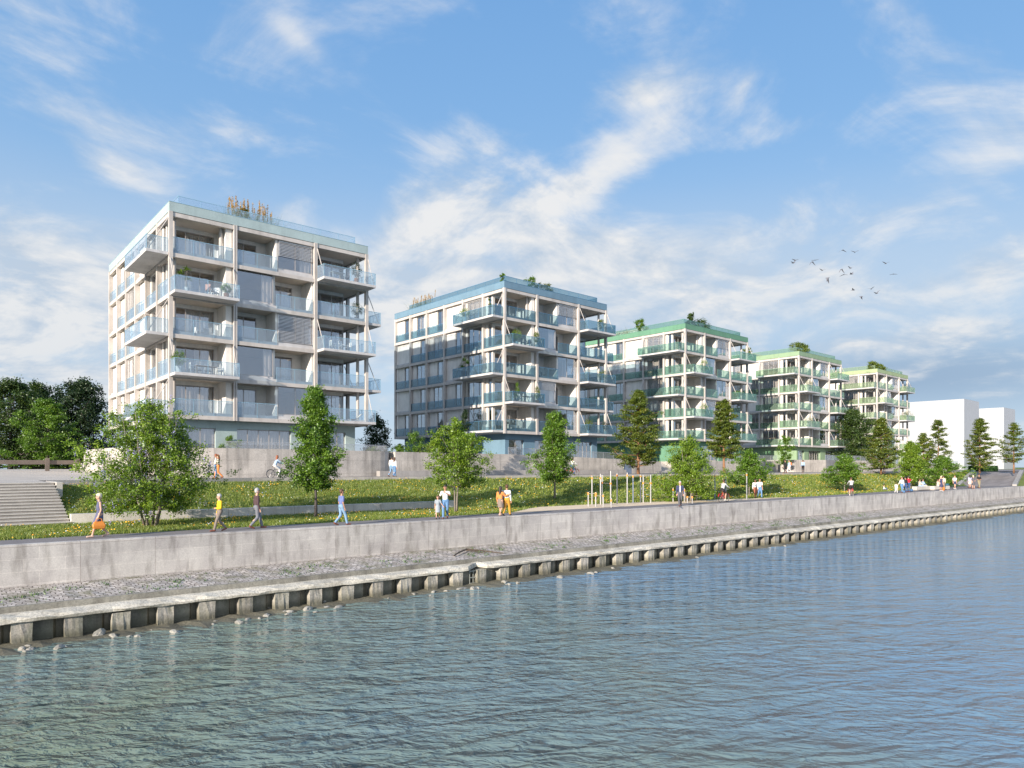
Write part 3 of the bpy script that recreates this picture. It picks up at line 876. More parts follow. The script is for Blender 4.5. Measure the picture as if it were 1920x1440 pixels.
for k in range(7):
    r = random.Random(100 + k); bm = bmesh.new(); bmesh.ops.create_icosphere(bm, subdivisions=2, radius=1)
    ph = [Vector((r.uniform(-1, 1), r.uniform(-1, 1), r.uniform(-1, 1))).normalized() for _ in range(9)]
    for v in bm.verts:
        d = 1.0
        for p in ph:
            t = v.co.dot(p)
            if t > 0.55: d -= (t - 0.55) * 0.75
        v.co = v.co * d + Vector((r.uniform(-.03, .03),) * 3)
    me = bpy.data.meshes.new('rock'); bm.to_mesh(me); bm.free(); me.materials.append(rock_m); rock_me.append(me)
def rock(px, py, sx, sy, sz, k, rz, lab, grp='rocks at the foot of the piers'):
    X, Y = atz(px, py, WATER_Z)
    o = link('rock', rock_me[k % 7], None, (X, Y, WATER_Z + sz * 0.15), rz); o.scale = (sx, sy, sz)
    tag(o, lab, 'rock', grp)
rock(188, 1192, .34, .17, .30, 0, .4, 'leaning pale grey rock by the piers, farthest left of all the rocks')
rock(505, 1142, .22, .14, .18, 1, .4, 'upright pale rock in the water below the man in the dark jacket')
rock(527, 1140, .26, .15, .12, 2, .1, 'broad flat pale rock beside the upright one below the dark jacketed man')
rock(608, 1131, .14, .12, .12, 3, .8, 'small round rock in front of a pier below the man in the navy shirt')
rock(612, 1139, .26, .13, .07, 4, .0, 'thin flat stone just showing above the water, below the man in the navy shirt')
rock(868, 1104, .42, .20, .10, 5, .1, 'long flat white rock lying away from the piers below the broken beam')
rock(785, 1103, .34, .20, .14, 6, .3, 'sloping pale rock in front of a pier, left of the broken beam')
rock(910, 1083, .28, .22, .2, 0, 1.3, 'chunky rock just right of the gap in the beam')
rock(927, 1083, .28, .18, .2, 1, .6, 'pointed rock leaning beside the chunky one right of the gap in the beam')
rock(965, 1079, .30, .20, .16, 2, .2, 'sloping rock two piers right of the gap in the beam')
rock(1015, 1069, .32, .16, .09, 3, .1, 'flat rock at the waterline three piers right of the gap in the beam')
rock(1070, 1063, .30, .17, .12, 4, .4, 'flat pale rock at a pier foot below the tall dark tree')
rr = random.Random(5)
for i in range(46):
    px = rr.uniform(40, 1500); k = (px - 960) / F_PX
    a = FW[0] + RT[0] * k; c2 = FW[1] + RT[1] * k
    s = rr.uniform(3.35, 4.3)
    D = (31.0 - s) / (c2 + 0.043 * a)
    X, Y = D * a, D * c2; sz = rr.choice([.04, .06, .09, .14])
    o = link('rock', rock_me[i % 7], None, (X, Y, WATER_Z + rr.uniform(-.01, .03)), rr.uniform(0, 6)); o.scale = (sz * 2.2, sz * 1.6, sz)
    tag(o, 'small stone scattered in the shallows along the piers', 'rock', 'small stones in the shallows')
# driftwood branch on the slope
dm = MB(); A = atz(845, 1034, -1.55); 
dm.tube([(21.0, yw(21) - 1.9, -1.58), (21.6, yw(21.6) - 1.5, -1.50), (22.4, yw(22.4) - 1.1, -1.42), (23.3, yw(23.3) - 1.5, -1.55), (24.0, yw(24) - 2.2, -1.66)], [.03, .045, .05, .04, .02], 6)
dm.tube([(22.2, yw(22.2) - 1.2, -1.45), (23.0, yw(23) - 1.9, -1.6)], [.03, .012], 5)
tag(dm.build('driftwood_branch', plain('dark_wet_wood', (0.10, 0.075, 0.055), 0.8)), 'dark curved driftwood branch lying on the stone slope', 'branch')
# small plants growing in the slope joints
pm2 = leaf_mat('slope_weed_leaf', [(0, (0.03, 0.09, 0.02)), (1, (0.12, 0.2, 0.05))], 0.2)
r = np.random.RandomState(21); nw = 900
X = r.uniform(-4, 70, nw) ** 1.0; S = r.uniform(0.7, 2.3, nw)
keep = np.sin(X * 1.3 + S * 2) + r.uniform(-1, 1, nw) > 0.5; X = X[keep]; S = S[keep]
def tufts(name, X, Y, Z, n, w, h, mat, seed, spread=0.1):
    r = np.random.RandomState(seed); M_ = len(X)
    bx = np.repeat(X, n) + r.normal(0, spread, M_ * n); by = np.repeat(Y, n) + r.normal(0, spread, M_ * n); bz = np.repeat(Z, n)
    a = r.uniform(0, math.pi, M_ * n); hh = h * r.uniform(0.5, 1.3, M_ * n); lean = r.normal(0, 0.5, (M_ * n, 2)) * hh[:, None]
    ww = w * r.uniform(.6, 1.3, M_ * n)
    P = np.zeros((M_ * n, 3, 3)); dx = np.cos(a) * ww * .5; dy = np.sin(a) * ww * .5
    P[:, 0] = np.stack([bx - dx, by - dy, bz - .01], 1); P[:, 1] = np.stack([bx + dx, by + dy, bz - .01], 1)
    P[:, 2] = np.stack([bx + lean[:, 0], by + lean[:, 1], bz + hh], 1)
    t = np.repeat(r.uniform(0, 1, M_ * n), 3)
    return np_mesh(name, P.reshape(-1, 3), M_ * n, 3, mat, tint=t)
Y = 31.0 - 0.043 * X - S; Z = -1.45 - (S - .2) * 0.125
o = link('weeds', tufts('weeds', X, Y, Z, 7, .05, .09, pm2, 5), None); tag(o, kind='stuff')

# ---- water
water_m, nt, b = newmat('river_water')
geo = nt.nodes.new('ShaderNodeNewGeometry')
def wave(scale, stretch, rot, detail=3.0, rough=0.5, dist=0.0):
    c, s = math.cos(rot), math.sin(rot)
    u = nt.nodes.new('ShaderNodeVectorMath'); u.operation = 'DOT_PRODUCT'; u.inputs[1].default_value = (c * stretch[0], s * stretch[0], 0)
    v = nt.nodes.new('ShaderNodeVectorMath'); v.operation = 'DOT_PRODUCT'; v.inputs[1].default_value = (-s * stretch[1], c * stretch[1], 0)
    nt.links.new(geo.outputs['Position'], u.inputs[0]); nt.links.new(geo.outputs['Position'], v.inputs[0])
    mp = nt.nodes.new('ShaderNodeCombineXYZ'); nt.links.new(u.outputs['Value'], mp.inputs[0]); nt.links.new(v.outputs['Value'], mp.inputs[1])
    n = nt.nodes.new('ShaderNodeTexNoise'); n.inputs['Scale'].default_value = scale; n.inputs['Detail'].default_value = detail
    n.inputs['Roughness'].default_value = rough; n.inputs['Distortion'].default_value = dist
    nt.links.new(mp.outputs[0], n.inputs['Vector']); return n.outputs['Fac']
A0 = math.radians(-38)
w1 = wave(0.50, (0.35, 1.0, 1), A0, 2.0, 0.5, 0.4)
w2 = wave(1.35, (0.42, 1.0, 1), A0 + 0.22, 2.0, 0.5, 0.7)
w3 = wave(3.9, (0.5, 1.0, 1), A0 - 0.3, 3.0, 0.55, 0.6)
h = math_(nt, 'ADD', math_(nt, 'MULTIPLY', w1, 0.42), math_(nt, 'ADD', math_(nt, 'MULTIPLY', w2, 0.55), math_(nt, 'MULTIPLY', w3, 0.24)))
bp = nt.nodes.new('ShaderNodeBump'); bp.inputs['Distance'].default_value = 1.45
windp = ramp(nt, wave(0.045, (0.5, 1.0, 1), A0 + 0.1, 3.0, 0.55, 0.8), [(0.36, (0.42,) * 3), (0.60, (1.0,) * 3)]); nt.links.new(windp, bp.inputs['Strength'])
nt.links.new(h, bp.inputs['Height']); nt.links.new(bp.outputs[0], b.inputs['Normal'])
mk = nt.nodes.new('ShaderNodeVectorMath'); mk.operation = 'DOT_PRODUCT'; mk.inputs[1].default_value = (0.0125, -0.006, 0); nt.links.new(geo.outputs['Position'], mk.inputs[0])
murk_sky = math_(nt, 'ADD', math_(nt, 'MULTIPLY', noise(nt, 0.06, 3.0, distort=0.5), 0.7), math_(nt, 'MULTIPLY_ADD', mk.outputs['Value'], 1.0, 0.10), clamp=True)
nt.links.new(ramp(nt, murk_sky, [(0.30, (0.15, 0.195, 0.145)), (0.75, (0.14, 0.24, 0.34))]), b.inputs['Base Color'])  # green silt tone; bluer right end stands in for reflected sky
b.inputs['Roughness'].default_value = 0.05; b.inputs['IOR'].default_value = 1.33; b.inputs['Specular IOR Level'].default_value = 1.0
wmesh = MB(); wmesh.quad((-5000, -5000, WATER_Z), (6000, -5000, WATER_Z), (6000, 6000, WATER_Z), (-5000, 6000, WATER_Z))
tag(wmesh.build('water', water_m), kind='structure')

# ---- retaining walls and terraces
ret_m = concrete('retaining_wall_concrete', (0.58, 0.54, 0.49), 0.32, 0.25, 0.32, bmp=0.5, joints=(2.7, 1.15))
def smooth_poly(pts, it=2):
    for _ in range(it):
        q = [pts[0]]
        for a, b2 in zip(pts, pts[1:]):
            q.append(tuple(a[i] * .75 + b2[i] * .25 for i in range(len(a)))); q.append(tuple(a[i] * .25 + b2[i] * .75 for i in range(len(a))))
        q.append(pts[-1]); pts = q
    return pts
def ret_wall(label, pts, th=0.3, z0=1.7, it=0, rail=None, mat=ret_m, raild=0.9):
    """pts (x, y, ztop) left to right with the visible face towards the river"""
    P = smooth_poly(pts, it) if it else pts
    v = []; f = []; n = len(P)
    nrm = []
    for i in range(n):
        a = P[max(0, i - 1)]; c = P[min(n - 1, i + 1)]
        d = Vector((c[0] - a[0], c[1] - a[1])).normalized(); nrm.append((-d.y, d.x))
    for i, p in enumerate(P):
        v += [(p[0], p[1], z0), (p[0], p[1], p[2]), (p[0] + nrm[i][0] * th, p[1] + nrm[i][1] * th, p[2]), (p[0] + nrm[i][0] * th, p[1] + nrm[i][1] * th, z0)]
    for i in range(n - 1):
        a = i * 4; c = a + 4
        for k in range(4): f.append((a + k, c + k, c + (k + 1) % 4, a + (k + 1) % 4))
    f.append((0, 1, 2, 3)); e = (n - 1) * 4; f.append((e + 3, e + 2, e + 1, e))
    me = bpy.data.meshes.new('retaining_wall'); me.from_pydata(v, [], f); me.materials.append(mat); me.update()
    bm = bmesh.new(); bm.from_mesh(me); bmesh.ops.recalc_face_normals(bm, faces=bm.faces); bm.to_mesh(me); bm.free()
    W_ = link('retaining_wall', me)
    tag(W_, label, 'wall', 'retaining walls below the blocks')
    if rail:
        M_ = MB(); a0, a1 = rail
        for i in range(n - 1):
            if P[i][0] < a0 or P[i + 1][0] > a1: continue
            p, q = P[i], P[i + 1]; o1 = (nrm[i][0] * .15, nrm[i][1] * .15); o2 = (nrm[i + 1][0] * .15, nrm[i + 1][1] * .15)
            A_ = (p[0] + o1[0], p[1] + o1[1]); B_ = (q[0] + o2[0], q[1] + o2[1]); L = max(1, round(math.hypot(B_[0] - A_[0], B_[1] - A_[1]) / 1.8))
            M_.quad((A_[0], A_[1], p[2]), (B_[0], B_[1], q[2]), (B_[0], B_[1], q[2] + raild), (A_[0], A_[1], p[2] + raild), 0)
            M_.tube([(A_[0], A_[1], p[2] + raild), (B_[0], B_[1], q[2] + raild)], 0.022, 5, 1)
            for k in range(L + 1):
                t = k / L; x_ = A_[0] + (B_[0] - A_[0]) * t; y_ = A_[1] + (B_[1] - A_[1]) * t; z_ = p[2] + (q[2] - p[2]) * t
                M_.tube([(x_, y_, z_ - 0.1), (x_, y_, z_ + raild)], 0.018, 4, 1)
        M_.build('railing', [rail_glass('clear_terrace_glass', (0.80, 0.84, 0.86), (0.62, 0.62, 0.64), 0.25), steel_m], W_)
    return W_
W1 = [(14.4, 83.5, 4.45), (13.0, 74, 4.45), (12.8, 65, 4.45), (14.2, 59, 4.42), (18.5, 57.3, 4.4), (22, 57.0, 4.4), (33.2, 57.0, 4.36), (35.4, 57.4, 4.36), (36.1, 60.5, 4.35), (36.2, 64, 4.35)]
ret_wall('curved pale concrete retaining wall in front of the nearest block', W1, it=2, rail=(19.5, 40), raild=0.55)
W2 = [(35.75, 64, 4.33), (35.75, 57.35, 4.33), (50, 57.0, 4.25), (58, 56.8, 4.1), (68.9, 56.5, 3.8)]
ret_wall('straight concrete retaining wall with a low ledge in front of the blue block', W2, rail=(36.0, 70), raild=0.75)
lb = MB(); lb.prism([(33.4, 56.2), (68.5, 55.75), (68.5, 56.3), (33.4, 56.85)], 1.9, 2.5)
tag(lb.build('stone_ledge', kerb_m), 'long low concrete ledge running along the foot of the straight retaining wall', 'ledge')
dp = MB(); dp.box(69.0, 70.6, 56.6, 57.2, 1.9, 3.75); tag(dp.build('metal_cabinet', plain('blue_grey_metal', (0.19, 0.24, 0.32), 0.5)), 'blue grey metal door panel set into the concrete wall beside the tall dark tree', 'cabinet')
ret_wall('short concrete wall between the blue grey panel and the garden steps', [(70.65, 56.6, 3.75), (76.5, 56.3, 3.55), (76.5, 60, 3.55)])
gs = MB()
for i in range(8): gs.box(76.55, 80.2, 56.0 + i * 0.35, 60, 1.95, 2.1 + i * 0.17)
tag(gs.build('garden_steps', st_m), 'flight of pale garden steps between two concrete walls behind the fitness bars', 'stairs')
ret_wall('concrete wall right of the garden steps, below the dark green block', [(80.25, 60, 3.6), (80.25, 56.2, 3.6), (92, 55.6, 3.7), (104, 54.2, 3.8)], rail=(80.3, 104), raild=0.8)
ret_wall('angled concrete wall in shade below the leaf green block', [(106, 60, 3.95), (106, 52.6, 3.95), (112.5, 50.4, 3.95), (119.5, 51.6, 3.95), (130, 50.0, 3.9), (133, 49.8, 3.85)], rail=(106.5, 134), raild=0.8)
ret_wall('low concrete wall below the lime green block', [(141, 58, 3.4), (141, 52.0, 3.4), (160, 50.5, 3.35), (176, 49.5, 3.3)], rail=(141.5, 176), raild=0.8)
terr_m = pave_m
for poly, z in (([(p[0] + .28, p[1] + .3) for p in W1[1:-1]][::1] + [(36.4, 90), (14.5, 90)], 3.27),
                ([(35.9, 57.7), (69, 56.9), (73, 60), (73, 90), (36.45, 90)], 3.17), ([(81, 60), (81, 57), (104, 54.6), (108, 60), (108, 90), (78, 90), (78, 61)], 3.22),
                ([(108.05, 60), (106.3, 53), (112.5, 50.8), (119.5, 52), (133, 50.2), (146, 60), (146, 90), (108.05, 90)], 2.97), ([(146.1, 60), (141.3, 52.4), (176, 49.9), (182, 60), (182, 90), (146.1, 90)], 3.02)):
    t = MB(); t.prism(poly, 1.6, z - 0.02); tag(t.build('terrace', terr_m), kind='structure')
# timber barrier at the back of the plaza
wood_m = concrete('weathered_timber', (0.20, 0.165, 0.14), 0.3, 0.2, 0.0)
fb = empty('timber_barrier', (0, 78, plz(0, 78))); tag(fb, 'weathered timber rail barrier along the back of the plaza', 'barrier')
bm_ = MB(); bm_.box(-40, 13.2, -0.12, 0.12, 0.62, 1.02); bm_.build('rail', wood_m, fb, bevel=.01)
kx = at(88, 1)
Dp = 78 / kx[1]
for xx in (Dp * kx[0], 12.9, Dp * kx[0] - 8.5, Dp * kx[0] - 17):
    p_ = MB(); p_.box(xx - 0.17, xx + 0.17, -0.30, -0.125, -0.1, 1.22); p_.build('post', wood_m, fb)
# hedge
hm = MB(); X, Y = at(1817, 128); X2, Y2 = at(1869, 128)
hedge_leaf = leaf_mat('hedge_leaf', [(0, (0.015, 0.05, 0.01)), (1, (0.04, 0.11, 0.02))], 0.2)
r = np.random.RandomState(2); n = 9000
u = r.uniform(0, 1, n); cx = X + (X2 - X) * u; cy = Y + (Y2 - Y) * u; dx, dy = -(Y2 - Y), (X2 - X); L = math.hypot(dx, dy); dx /= L; dy /= L
t = r.uniform(-.4, .4, n); zz = 1.9 + r.uniform(0, 1.1, n)
pn = r.normal(size=(n, 3)); pn /= np.linalg.norm(pn, axis=1)[:, None]; q = np.cross(pn, r.normal(size=(n, 3))); q /= np.linalg.norm(q, axis=1)[:, None]; w_ = np.cross(pn, q)
c = np.stack([cx + dx * t, cy + dy * t, zz], 1); P = np.stack([c + q * .1, c + w_ * .06, c - q * .1, c - w_ * .06], 1)
hd = empty('hedge', ((X + X2) / 2, (Y + Y2) / 2, 1.9)); tag(hd, 'long clipped dark green hedge in front of the blank white blocks', 'hedge')
P2 = P.reshape(-1, 3) - np.array([(X + X2) / 2, (Y + Y2) / 2, 1.9])
link('foliage', np_mesh('foliage', P2, n, 4, hedge_leaf, tint=np.repeat(r.uniform(0, 1, n), 4)), hd)

# ---- meadow blades and wildflowers
blade_m = leaf_mat('grass_blade', [(0, (0.07, 0.12, 0.02)), (0.5, (0.19, 0.265, 0.035)), (0.85, (0.29, 0.34, 0.06)), (1, (0.42, 0.40, 0.13))], 0.3)
def sample(n, seed, x0, x1, power=1.0):
    r = np.random.RandomState(seed)
    x = x0 + (x1 - x0) * r.uniform(0, 1, n) ** power
    lo = np.array([yw(a) + path_w(a) + 0.03 for a in x]); hi = np.array([ykerb(a) - 0.35 for a in x])
    y = lo + (hi - lo) * r.uniform(0, 1, n)
    f = np.array([bank_foot(a) for a in x])
    bad = ((x < 6.5) & (y > 40.15)) | ((x < 28.8) & (np.abs(y - (f - 0.2)) < 0.26))
    sand_hi = yw(0) * 0
    inx = (x > 28.5) & (x < 62)
    sh = np.array([yw(a) + path_w(a) + 0.01 + 3.4 * min(1, (a - 28.5) / 5.0) * (1 - 0.86 * max(0, (a - 42) / 20.0)) if 28.5 < a < 62 else 0 for a in x])
    bad |= inx & (y < sh)
    # ramp footprint
    rr_ = (x - RA[0]) * RDIR[0] + (y - RA[1]) * RDIR[1]; ss_ = -(x - RA[0]) * (-RDIR[1]) - (y - RA[1]) * RDIR[0]
    line = RA[1] + (x - RA[0]) * (RD[1] - RA[1]) / (RD[0] - RA[0])
    lineb = RB[1] + (x - RB[0]) * (RC[1] - RB[1]) / (RC[0] - RB[0])
    bad |= (x > 112) & (y < line + 0.7) & (y > lineb - 0.7)
    promx = (x > 90) & (x < 121) & (y < np.array([yw(a) + path_w(a) + (a - 90) * 0.09 for a in x]))
    bad |= promx
    x = x[~bad]; y = y[~bad]
    z = np.array([terrain(a, b2) for a, b2 in zip(x, y)])
    return x, y, z
gx_, gy_, gz_ = sample(36000, 1, -3, 32)
g2 = sample(32000, 2, 32, 138)
X = np.concatenate([gx_, g2[0]]); Y = np.concatenate([gy_, g2[1]]); Z = np.concatenate([gz_, g2[2]])
me = tufts('grass', X[:len(gx_)], Y[:len(gx_)], Z[:len(gx_)], 5, .035, .13, blade_m, 9, .10)
tag(link('grass', me), kind='stuff')
me = tufts('grass', g2[0], g2[1], g2[2], 4, .08, .15, blade_m, 10, .16)
tag(link('grass', me), kind='stuff')
fl_m = [plain('yellow_petal', (0.80, 0.47, 0.02), 0.7), plain('white_petal', (0.75, 0.75, 0.72), 0.7), plain('orange_petal', (0.75, 0.28, 0.03), 0.7), plain('blue_petal', (0.32, 0.38, 0.65), 0.7)]
def flowers(n, seed, x0, x1, size):
    x, y, z = sample(n, seed, x0, x1)
    r = np.random.RandomState(seed + 50)
    dens = 0.15 + 0.5 * np.sin(x * 1.1 + 1.7 * np.sin(y * 0.6)) + 0.28 * np.sin(y * 1.9 + 1.3 * np.sin(x * 0.47)) + 0.2 * np.sin(x * 2.9 + y * 2.3)
    k = r.uniform(0, 1, len(x)) < np.clip(dens, 0.05, 1)
    x, y, z = x[k], y[k], z[k]; n = len(x)
    s = size * r.uniform(0.6, 1.4, n); zc = z + r.uniform(0.08, 0.22, n)
    nrm = np.stack([r.normal(-.1, .4, n), r.normal(-.2, .4, n), np.full(n, .8)], 1); nrm /= np.linalg.norm(nrm, axis=1)[:, None]
    u = np.cross(nrm, [0, 0, 1.0]); u /= np.linalg.norm(u, axis=1)[:, None]; v = np.cross(nrm, u); c = np.stack([x, y, zc], 1)
    P = []
    for i in range(6):
        a = math.pi / 3 * i
        P.append(c + (u * math.cos(a) + v * math.sin(a)) * s[:, None] * .5)
    P = np.stack(P, 1)
    mi = r.choice([0, 1, 2, 3], n, p=[.66, .17, .12, .05])
    return np_mesh('wildflowers', P.reshape(-1, 3), n, 6, fl_m, mat_idx=mi)
tag(link('wildflowers', flowers(12500, 3, -3, 32, .052)), kind='stuff')
tag(link('wildflowers', flowers(20000, 4, 32, 136, .075)), kind='stuff')
# ================================================================ trees and plants
PROF = {
    'column': ([0, .12, .35, .6, .85, 1], [.50, .95, 1.0, .72, .45, .12]),
    'cone': ([0, .12, .35, .6, .85, 1], [.75, 1.0, .85, .6, .3, .06]),
    'round': ([0, .2, .5, .8, 1], [.62, .97, 1.0, .72, .2]),
    'spread': ([0, .12, .4, .75, 1], [.70, 1.0, .92, .6, .15]),
}
LEAF = {
    'fresh': leaf_mat('fresh_green_leaf', [(0, (0.08, 0.15, 0.012)), (0.6, (0.19, 0.31, 0.02)), (1, (0.34, 0.45, 0.05))]),
    'mid': leaf_mat('mid_green_leaf', [(0, (0.05, 0.12, 0.010)), (0.6, (0.13, 0.25, 0.018)), (1, (0.24, 0.37, 0.04))]),
    'olive': leaf_mat('olive_bronze_leaf', [(0, (0.05, 0.09, 0.012)), (0.6, (0.13, 0.18, 0.018)), (0.9, (0.21, 0.24, 0.025)), (1, (0.34, 0.19, 0.02))]),
    'deep': leaf_mat('deep_green_leaf', [(0, (0.02, 0.05, 0.01)), (0.6, (0.055, 0.10, 0.015)), (1, (0.11, 0.17, 0.03))]),
    'dark': leaf_mat('dark_green_leaf', [(0, (0.012, 0.03, 0.012)), (0.6, (0.028, 0.06, 0.02)), (1, (0.06, 0.10, 0.03))]),
    'yell': leaf_mat('yellow_green_leaf', [(0, (0.08, 0.13, 0.015)), (0.6, (0.15, 0.21, 0.025)), (1, (0.25, 0.29, 0.05))]),
    'straw': leaf_mat('dry_straw', [(0, (0.42, 0.25, 0.07)), (1, (0.74, 0.48, 0.15))]),
}
bark_m = {'grey': concrete('grey_bark', (0.30, 0.26, 0.22), 0.3, 0.3, 0.2), 'dark': concrete('dark_bark', (0.10, 0.085, 0.08), 0.3, 0.3, 0.2), 'rust': concrete('reddish_bark', (0.32, 0.17, 0.09), 0.3, 0.3, 0.2)}
lilac_m = plain('lilac_petal', (0.40, 0.36, 0.72), 0.7)

def leaves_from(rng, cen, per, sig, leaf, mat, name, aspect=0.62):
    """cen (C,3) cluster centres; sig (sx,sy,sz)"""
    C = len(cen)
    sc = rng.uniform(0.6, 1.25, (C, 1, 1))
    off = rng.normal(size=(C, per, 3)) * np.array(sig) * sc
    c = (cen[:, None, :] + off).reshape(-1, 3); n = len(c)
    nn = rng.normal(size=(n, 3)) + np.array([0, -.15, .75]); nn /= np.linalg.norm(nn, axis=1)[:, None]
    q = np.cross(nn, rng.normal(size=(n, 3))); q /= np.linalg.norm(q, axis=1)[:, None]; w = np.cross(nn, q)
    s = (leaf * rng.uniform(0.6, 1.3, n))[:, None]
    P = np.stack([c + q * s * .5, c + w * s * .5 * aspect - nn * s * .1, c - q * s * .5, c - w * s * .5 * aspect - nn * s * .1], 1)
    clump = np.repeat(rng.uniform(0, 1, C), per)
    t = np.clip(clump * .5 + rng.uniform(0, 1, n) * .5, 0, 1)
    return np_mesh(name, P.reshape(-1, 3), n, 4, mat, tint=np.repeat(t, 4))

def tree(name, label, cat, base, H, R, lo, shape, leafk, barkk, nb, ncl, per, leaf, seed, tr=0.09, stems=1, flat=0.55, sig=0.22, group=None, lilac=0, spread=0.0, fork=0.0):
    rng = np.random.RandomState(seed)
    T = empty(name, base); tag(T, label, cat, group)
    tm = MB(); cen = []
    px_, py_ = PROF[shape]
    stemtops = []
    for s in range(stems):
        a = 2 * math.pi * s / max(1, stems) + rng.uniform(0, 1)
        rad = spread if stems > 1 else 0
        b0 = Vector((rad * .35 * math.cos(a), rad * .35 * math.sin(a), -0.1))
        pts = [b0]; k = 6
        for i in range(1, k + 1):
            t = i / k
            hh = H * 0.9 * t
            o = rad * (t ** .8) * R * .5
            pts.append(Vector((b0.x + math.cos(a) * o + rng.normal(0, .02 * H / 6), b0.y + math.sin(a) * o + rng.normal(0, .02 * H / 6), hh)))
        rr = [tr * (1.25 if i == 0 else 1) * (1 - .85 * i / k) for i in range(k + 1)]
        tm.tube(pts, rr, 7); stemtops.append(pts)
    nb = int(nb * .62); per = int(per * 2.3); sig = sig * .80; leaf = leaf * .84; ph1, ph2 = rng.uniform(0, 6.28, 2)
    for i in range(nb):
        t = (i + rng.uniform(0, 1)) / nb
        rad = R * np.interp(t, px_, py_) * (rng.uniform(.45, .9) if i % 5 < 3 else rng.uniform(.95, 1.3))
        az = i * 2.39996 + rng.uniform(-.4, .4)
        rad *= 1 + .20 * math.sin(az * 2 + ph1 + t * 4) + .14 * math.sin(az * 3 + ph2 - t * 6)
        zt = lo + (H - lo) * t
        if stems > 1 or fork:
            # vase-like: start low on a stem
            st = stemtops[i % stems]
            tt = min(.95, max(.12, (lo * .75 + (zt - lo) * .55) / (H * .9)))
            f = tt * 6; j = min(5, int(f)); sp = st[j].lerp(st[j + 1], f - j)
        else:
            st = stemtops[0]; tt = min(.97, max(.1, (zt - rad * .32) / (H * .9))); f = tt * 6; j = min(5, int(f)); sp = st[j].lerp(st[j + 1], f - j)
        end = Vector((math.cos(az) * rad, math.sin(az) * rad, zt + rng.uniform(-.05, .1) * rad))
        mid = sp.lerp(end, .5) + Vector((rng.normal(0, .06), rng.normal(0, .06), -.04 * rad)) * rad
        r0 = tr * .36 * (1 - .5 * t) + .004
        tm.tube([sp, mid, end], [r0, r0 * .6, r0 * .2], 5)
        for j in range(ncl):
            u = rng.uniform(.3, 1.02) ** .7
            p = (sp.lerp(mid, u * 2) if u < .5 else mid.lerp(end, u * 2 - 1))
            side = rng.normal(0, .13 * rad + .04, 3)
            q = (p.x + side[0], p.y + side[1], p.z + side[2] * flat)
            cen.append(q)
            if j % 3 == 0: tm.tube([p, q], [r0 * .3, r0 * .12], 4, cap=False)
    cen = np.array(cen)
    tm.build('trunk', bark_m[barkk], T, smooth=True)
    link('crown', leaves_from(rng, cen, per, (sig, sig, sig * flat), leaf, LEAF[leafk], 'crown'), T)
    if lilac:
        idx = rng.choice(len(cen), lilac); c2 = cen[idx] + rng.normal(0, .12, (lilac, 3)); c2[:, 2] += .08
        me = leaves_from(rng, c2, 22, (.045, .045, .10), .05, lilac_m, 'blossom')
        link('blossom', me, T)
    return T

def b0(px, py, z): 
    X, Y = atz(px, py, z); return (X, Y, z)
def bD(px, D, z=1.9):
    X, Y = at(px, D); return (X, Y, z)
GP = 'young trees on the grass bank'; GU = 'trees along the upper path'
# lilac shrub tree in the left foreground
X, Y = at(283, 33.2)
tree('lilac_bush', 'large lilac bush with several stems and blue purple blossom, nearest on the left', 'shrub', (X, Y, .05), 6.0, 2.95, 1.05, 'spread', 'fresh', 'grey', 122, 13, 20, .125, 1, tr=.055, stems=7, flat=.8, sig=.17, lilac=300, spread=.75)
tree('young_tree', 'tall narrow young tree with dark straight trunk behind the man in light jeans', 'tree', b0(592, 971, .06), 7.3, 1.36, 1.75, 'column', 'mid', 'dark', 95, 11, 20, .14, 2, tr=.085, flat=.8, sig=.17, group=GP)
tree('young_tree', 'low spreading tree with slim forked trunk right of the man walking with a child', 'tree', b0(855, 961, .06), 5.9, 2.2, 2.0, 'spread', 'fresh', 'grey', 85, 10, 20, .13, 3, tr=.06, stems=2, flat=.6, sig=.18, spread=.4, group=GP, lilac=22)
X, Y = at(1040, 55)
tree('young_tree', 'narrow young tree with twin pale stems left of the fitness bars', 'tree', (X, Y, terrain(X, Y)), 7.0, 1.55, 1.6, 'column', 'mid', 'grey', 85, 10, 18, .16, 4, tr=.07, stems=2, flat=.8, sig=.19, spread=.22, group=GP)
tree('tall_tree', 'tall bronze green conical tree on the upper path, behind the left fitness bars', 'tree', bD(1197, 79), 9.7, 3.0, 1.6, 'cone', 'olive', 'rust', 110, 11, 18, .20, 5, tr=.17, flat=.4, sig=.27, group=GU)
X, Y = at(1290, 57)
tree('young_tree', 'wide bright green bushy tree behind the man in the navy jacket', 'tree', (X, Y, terrain(X, Y)), 5.3, 2.5, .5, 'spread', 'fresh', 'grey', 95, 10, 18, .15, 6, tr=.07, stems=3, flat=.7, sig=.2, spread=.5, group=GP)
tree('tall_tree', 'tall bronze green tree on the upper path, above the cyclist in grey', 'tree', bD(1358, 86), 9.2, 2.4, 2.4, 'cone', 'olive', 'rust', 90, 11, 18, .22, 7, tr=.17, flat=.4, sig=.27, group=GU)
X, Y = at(1405, 66)
tree('young_tree', 'green spreading tree behind the two men walking in white shirts', 'tree', (X, Y, terrain(X, Y)), 4.5, 2.0, 1.2, 'spread', 'mid', 'grey', 70, 9, 16, .17, 8, tr=.06, stems=1, flat=.6, sig=.2, fork=1, group=GP)
X, Y = at(1584, 76)
tree('young_tree', 'round low green tree on the bank beside the woman standing with the red bicycle', 'tree', (X, Y, terrain(X, Y)), 4.1, 2.25, 1.25, 'spread', 'mid', 'grey', 75, 9, 16, .17, 9, tr=.06, flat=.6, sig=.2, fork=1, group=GP)
tree('tall_tree', 'dark full crowned tree standing between the leaf green and lime green blocks', 'tree', bD(1600, 138, 1.9), 12.3, 3.9, 2.2, 'round', 'deep', 'dark', 100, 10, 16, .34, 10, tr=.2, flat=.8, sig=.45, group=GU)
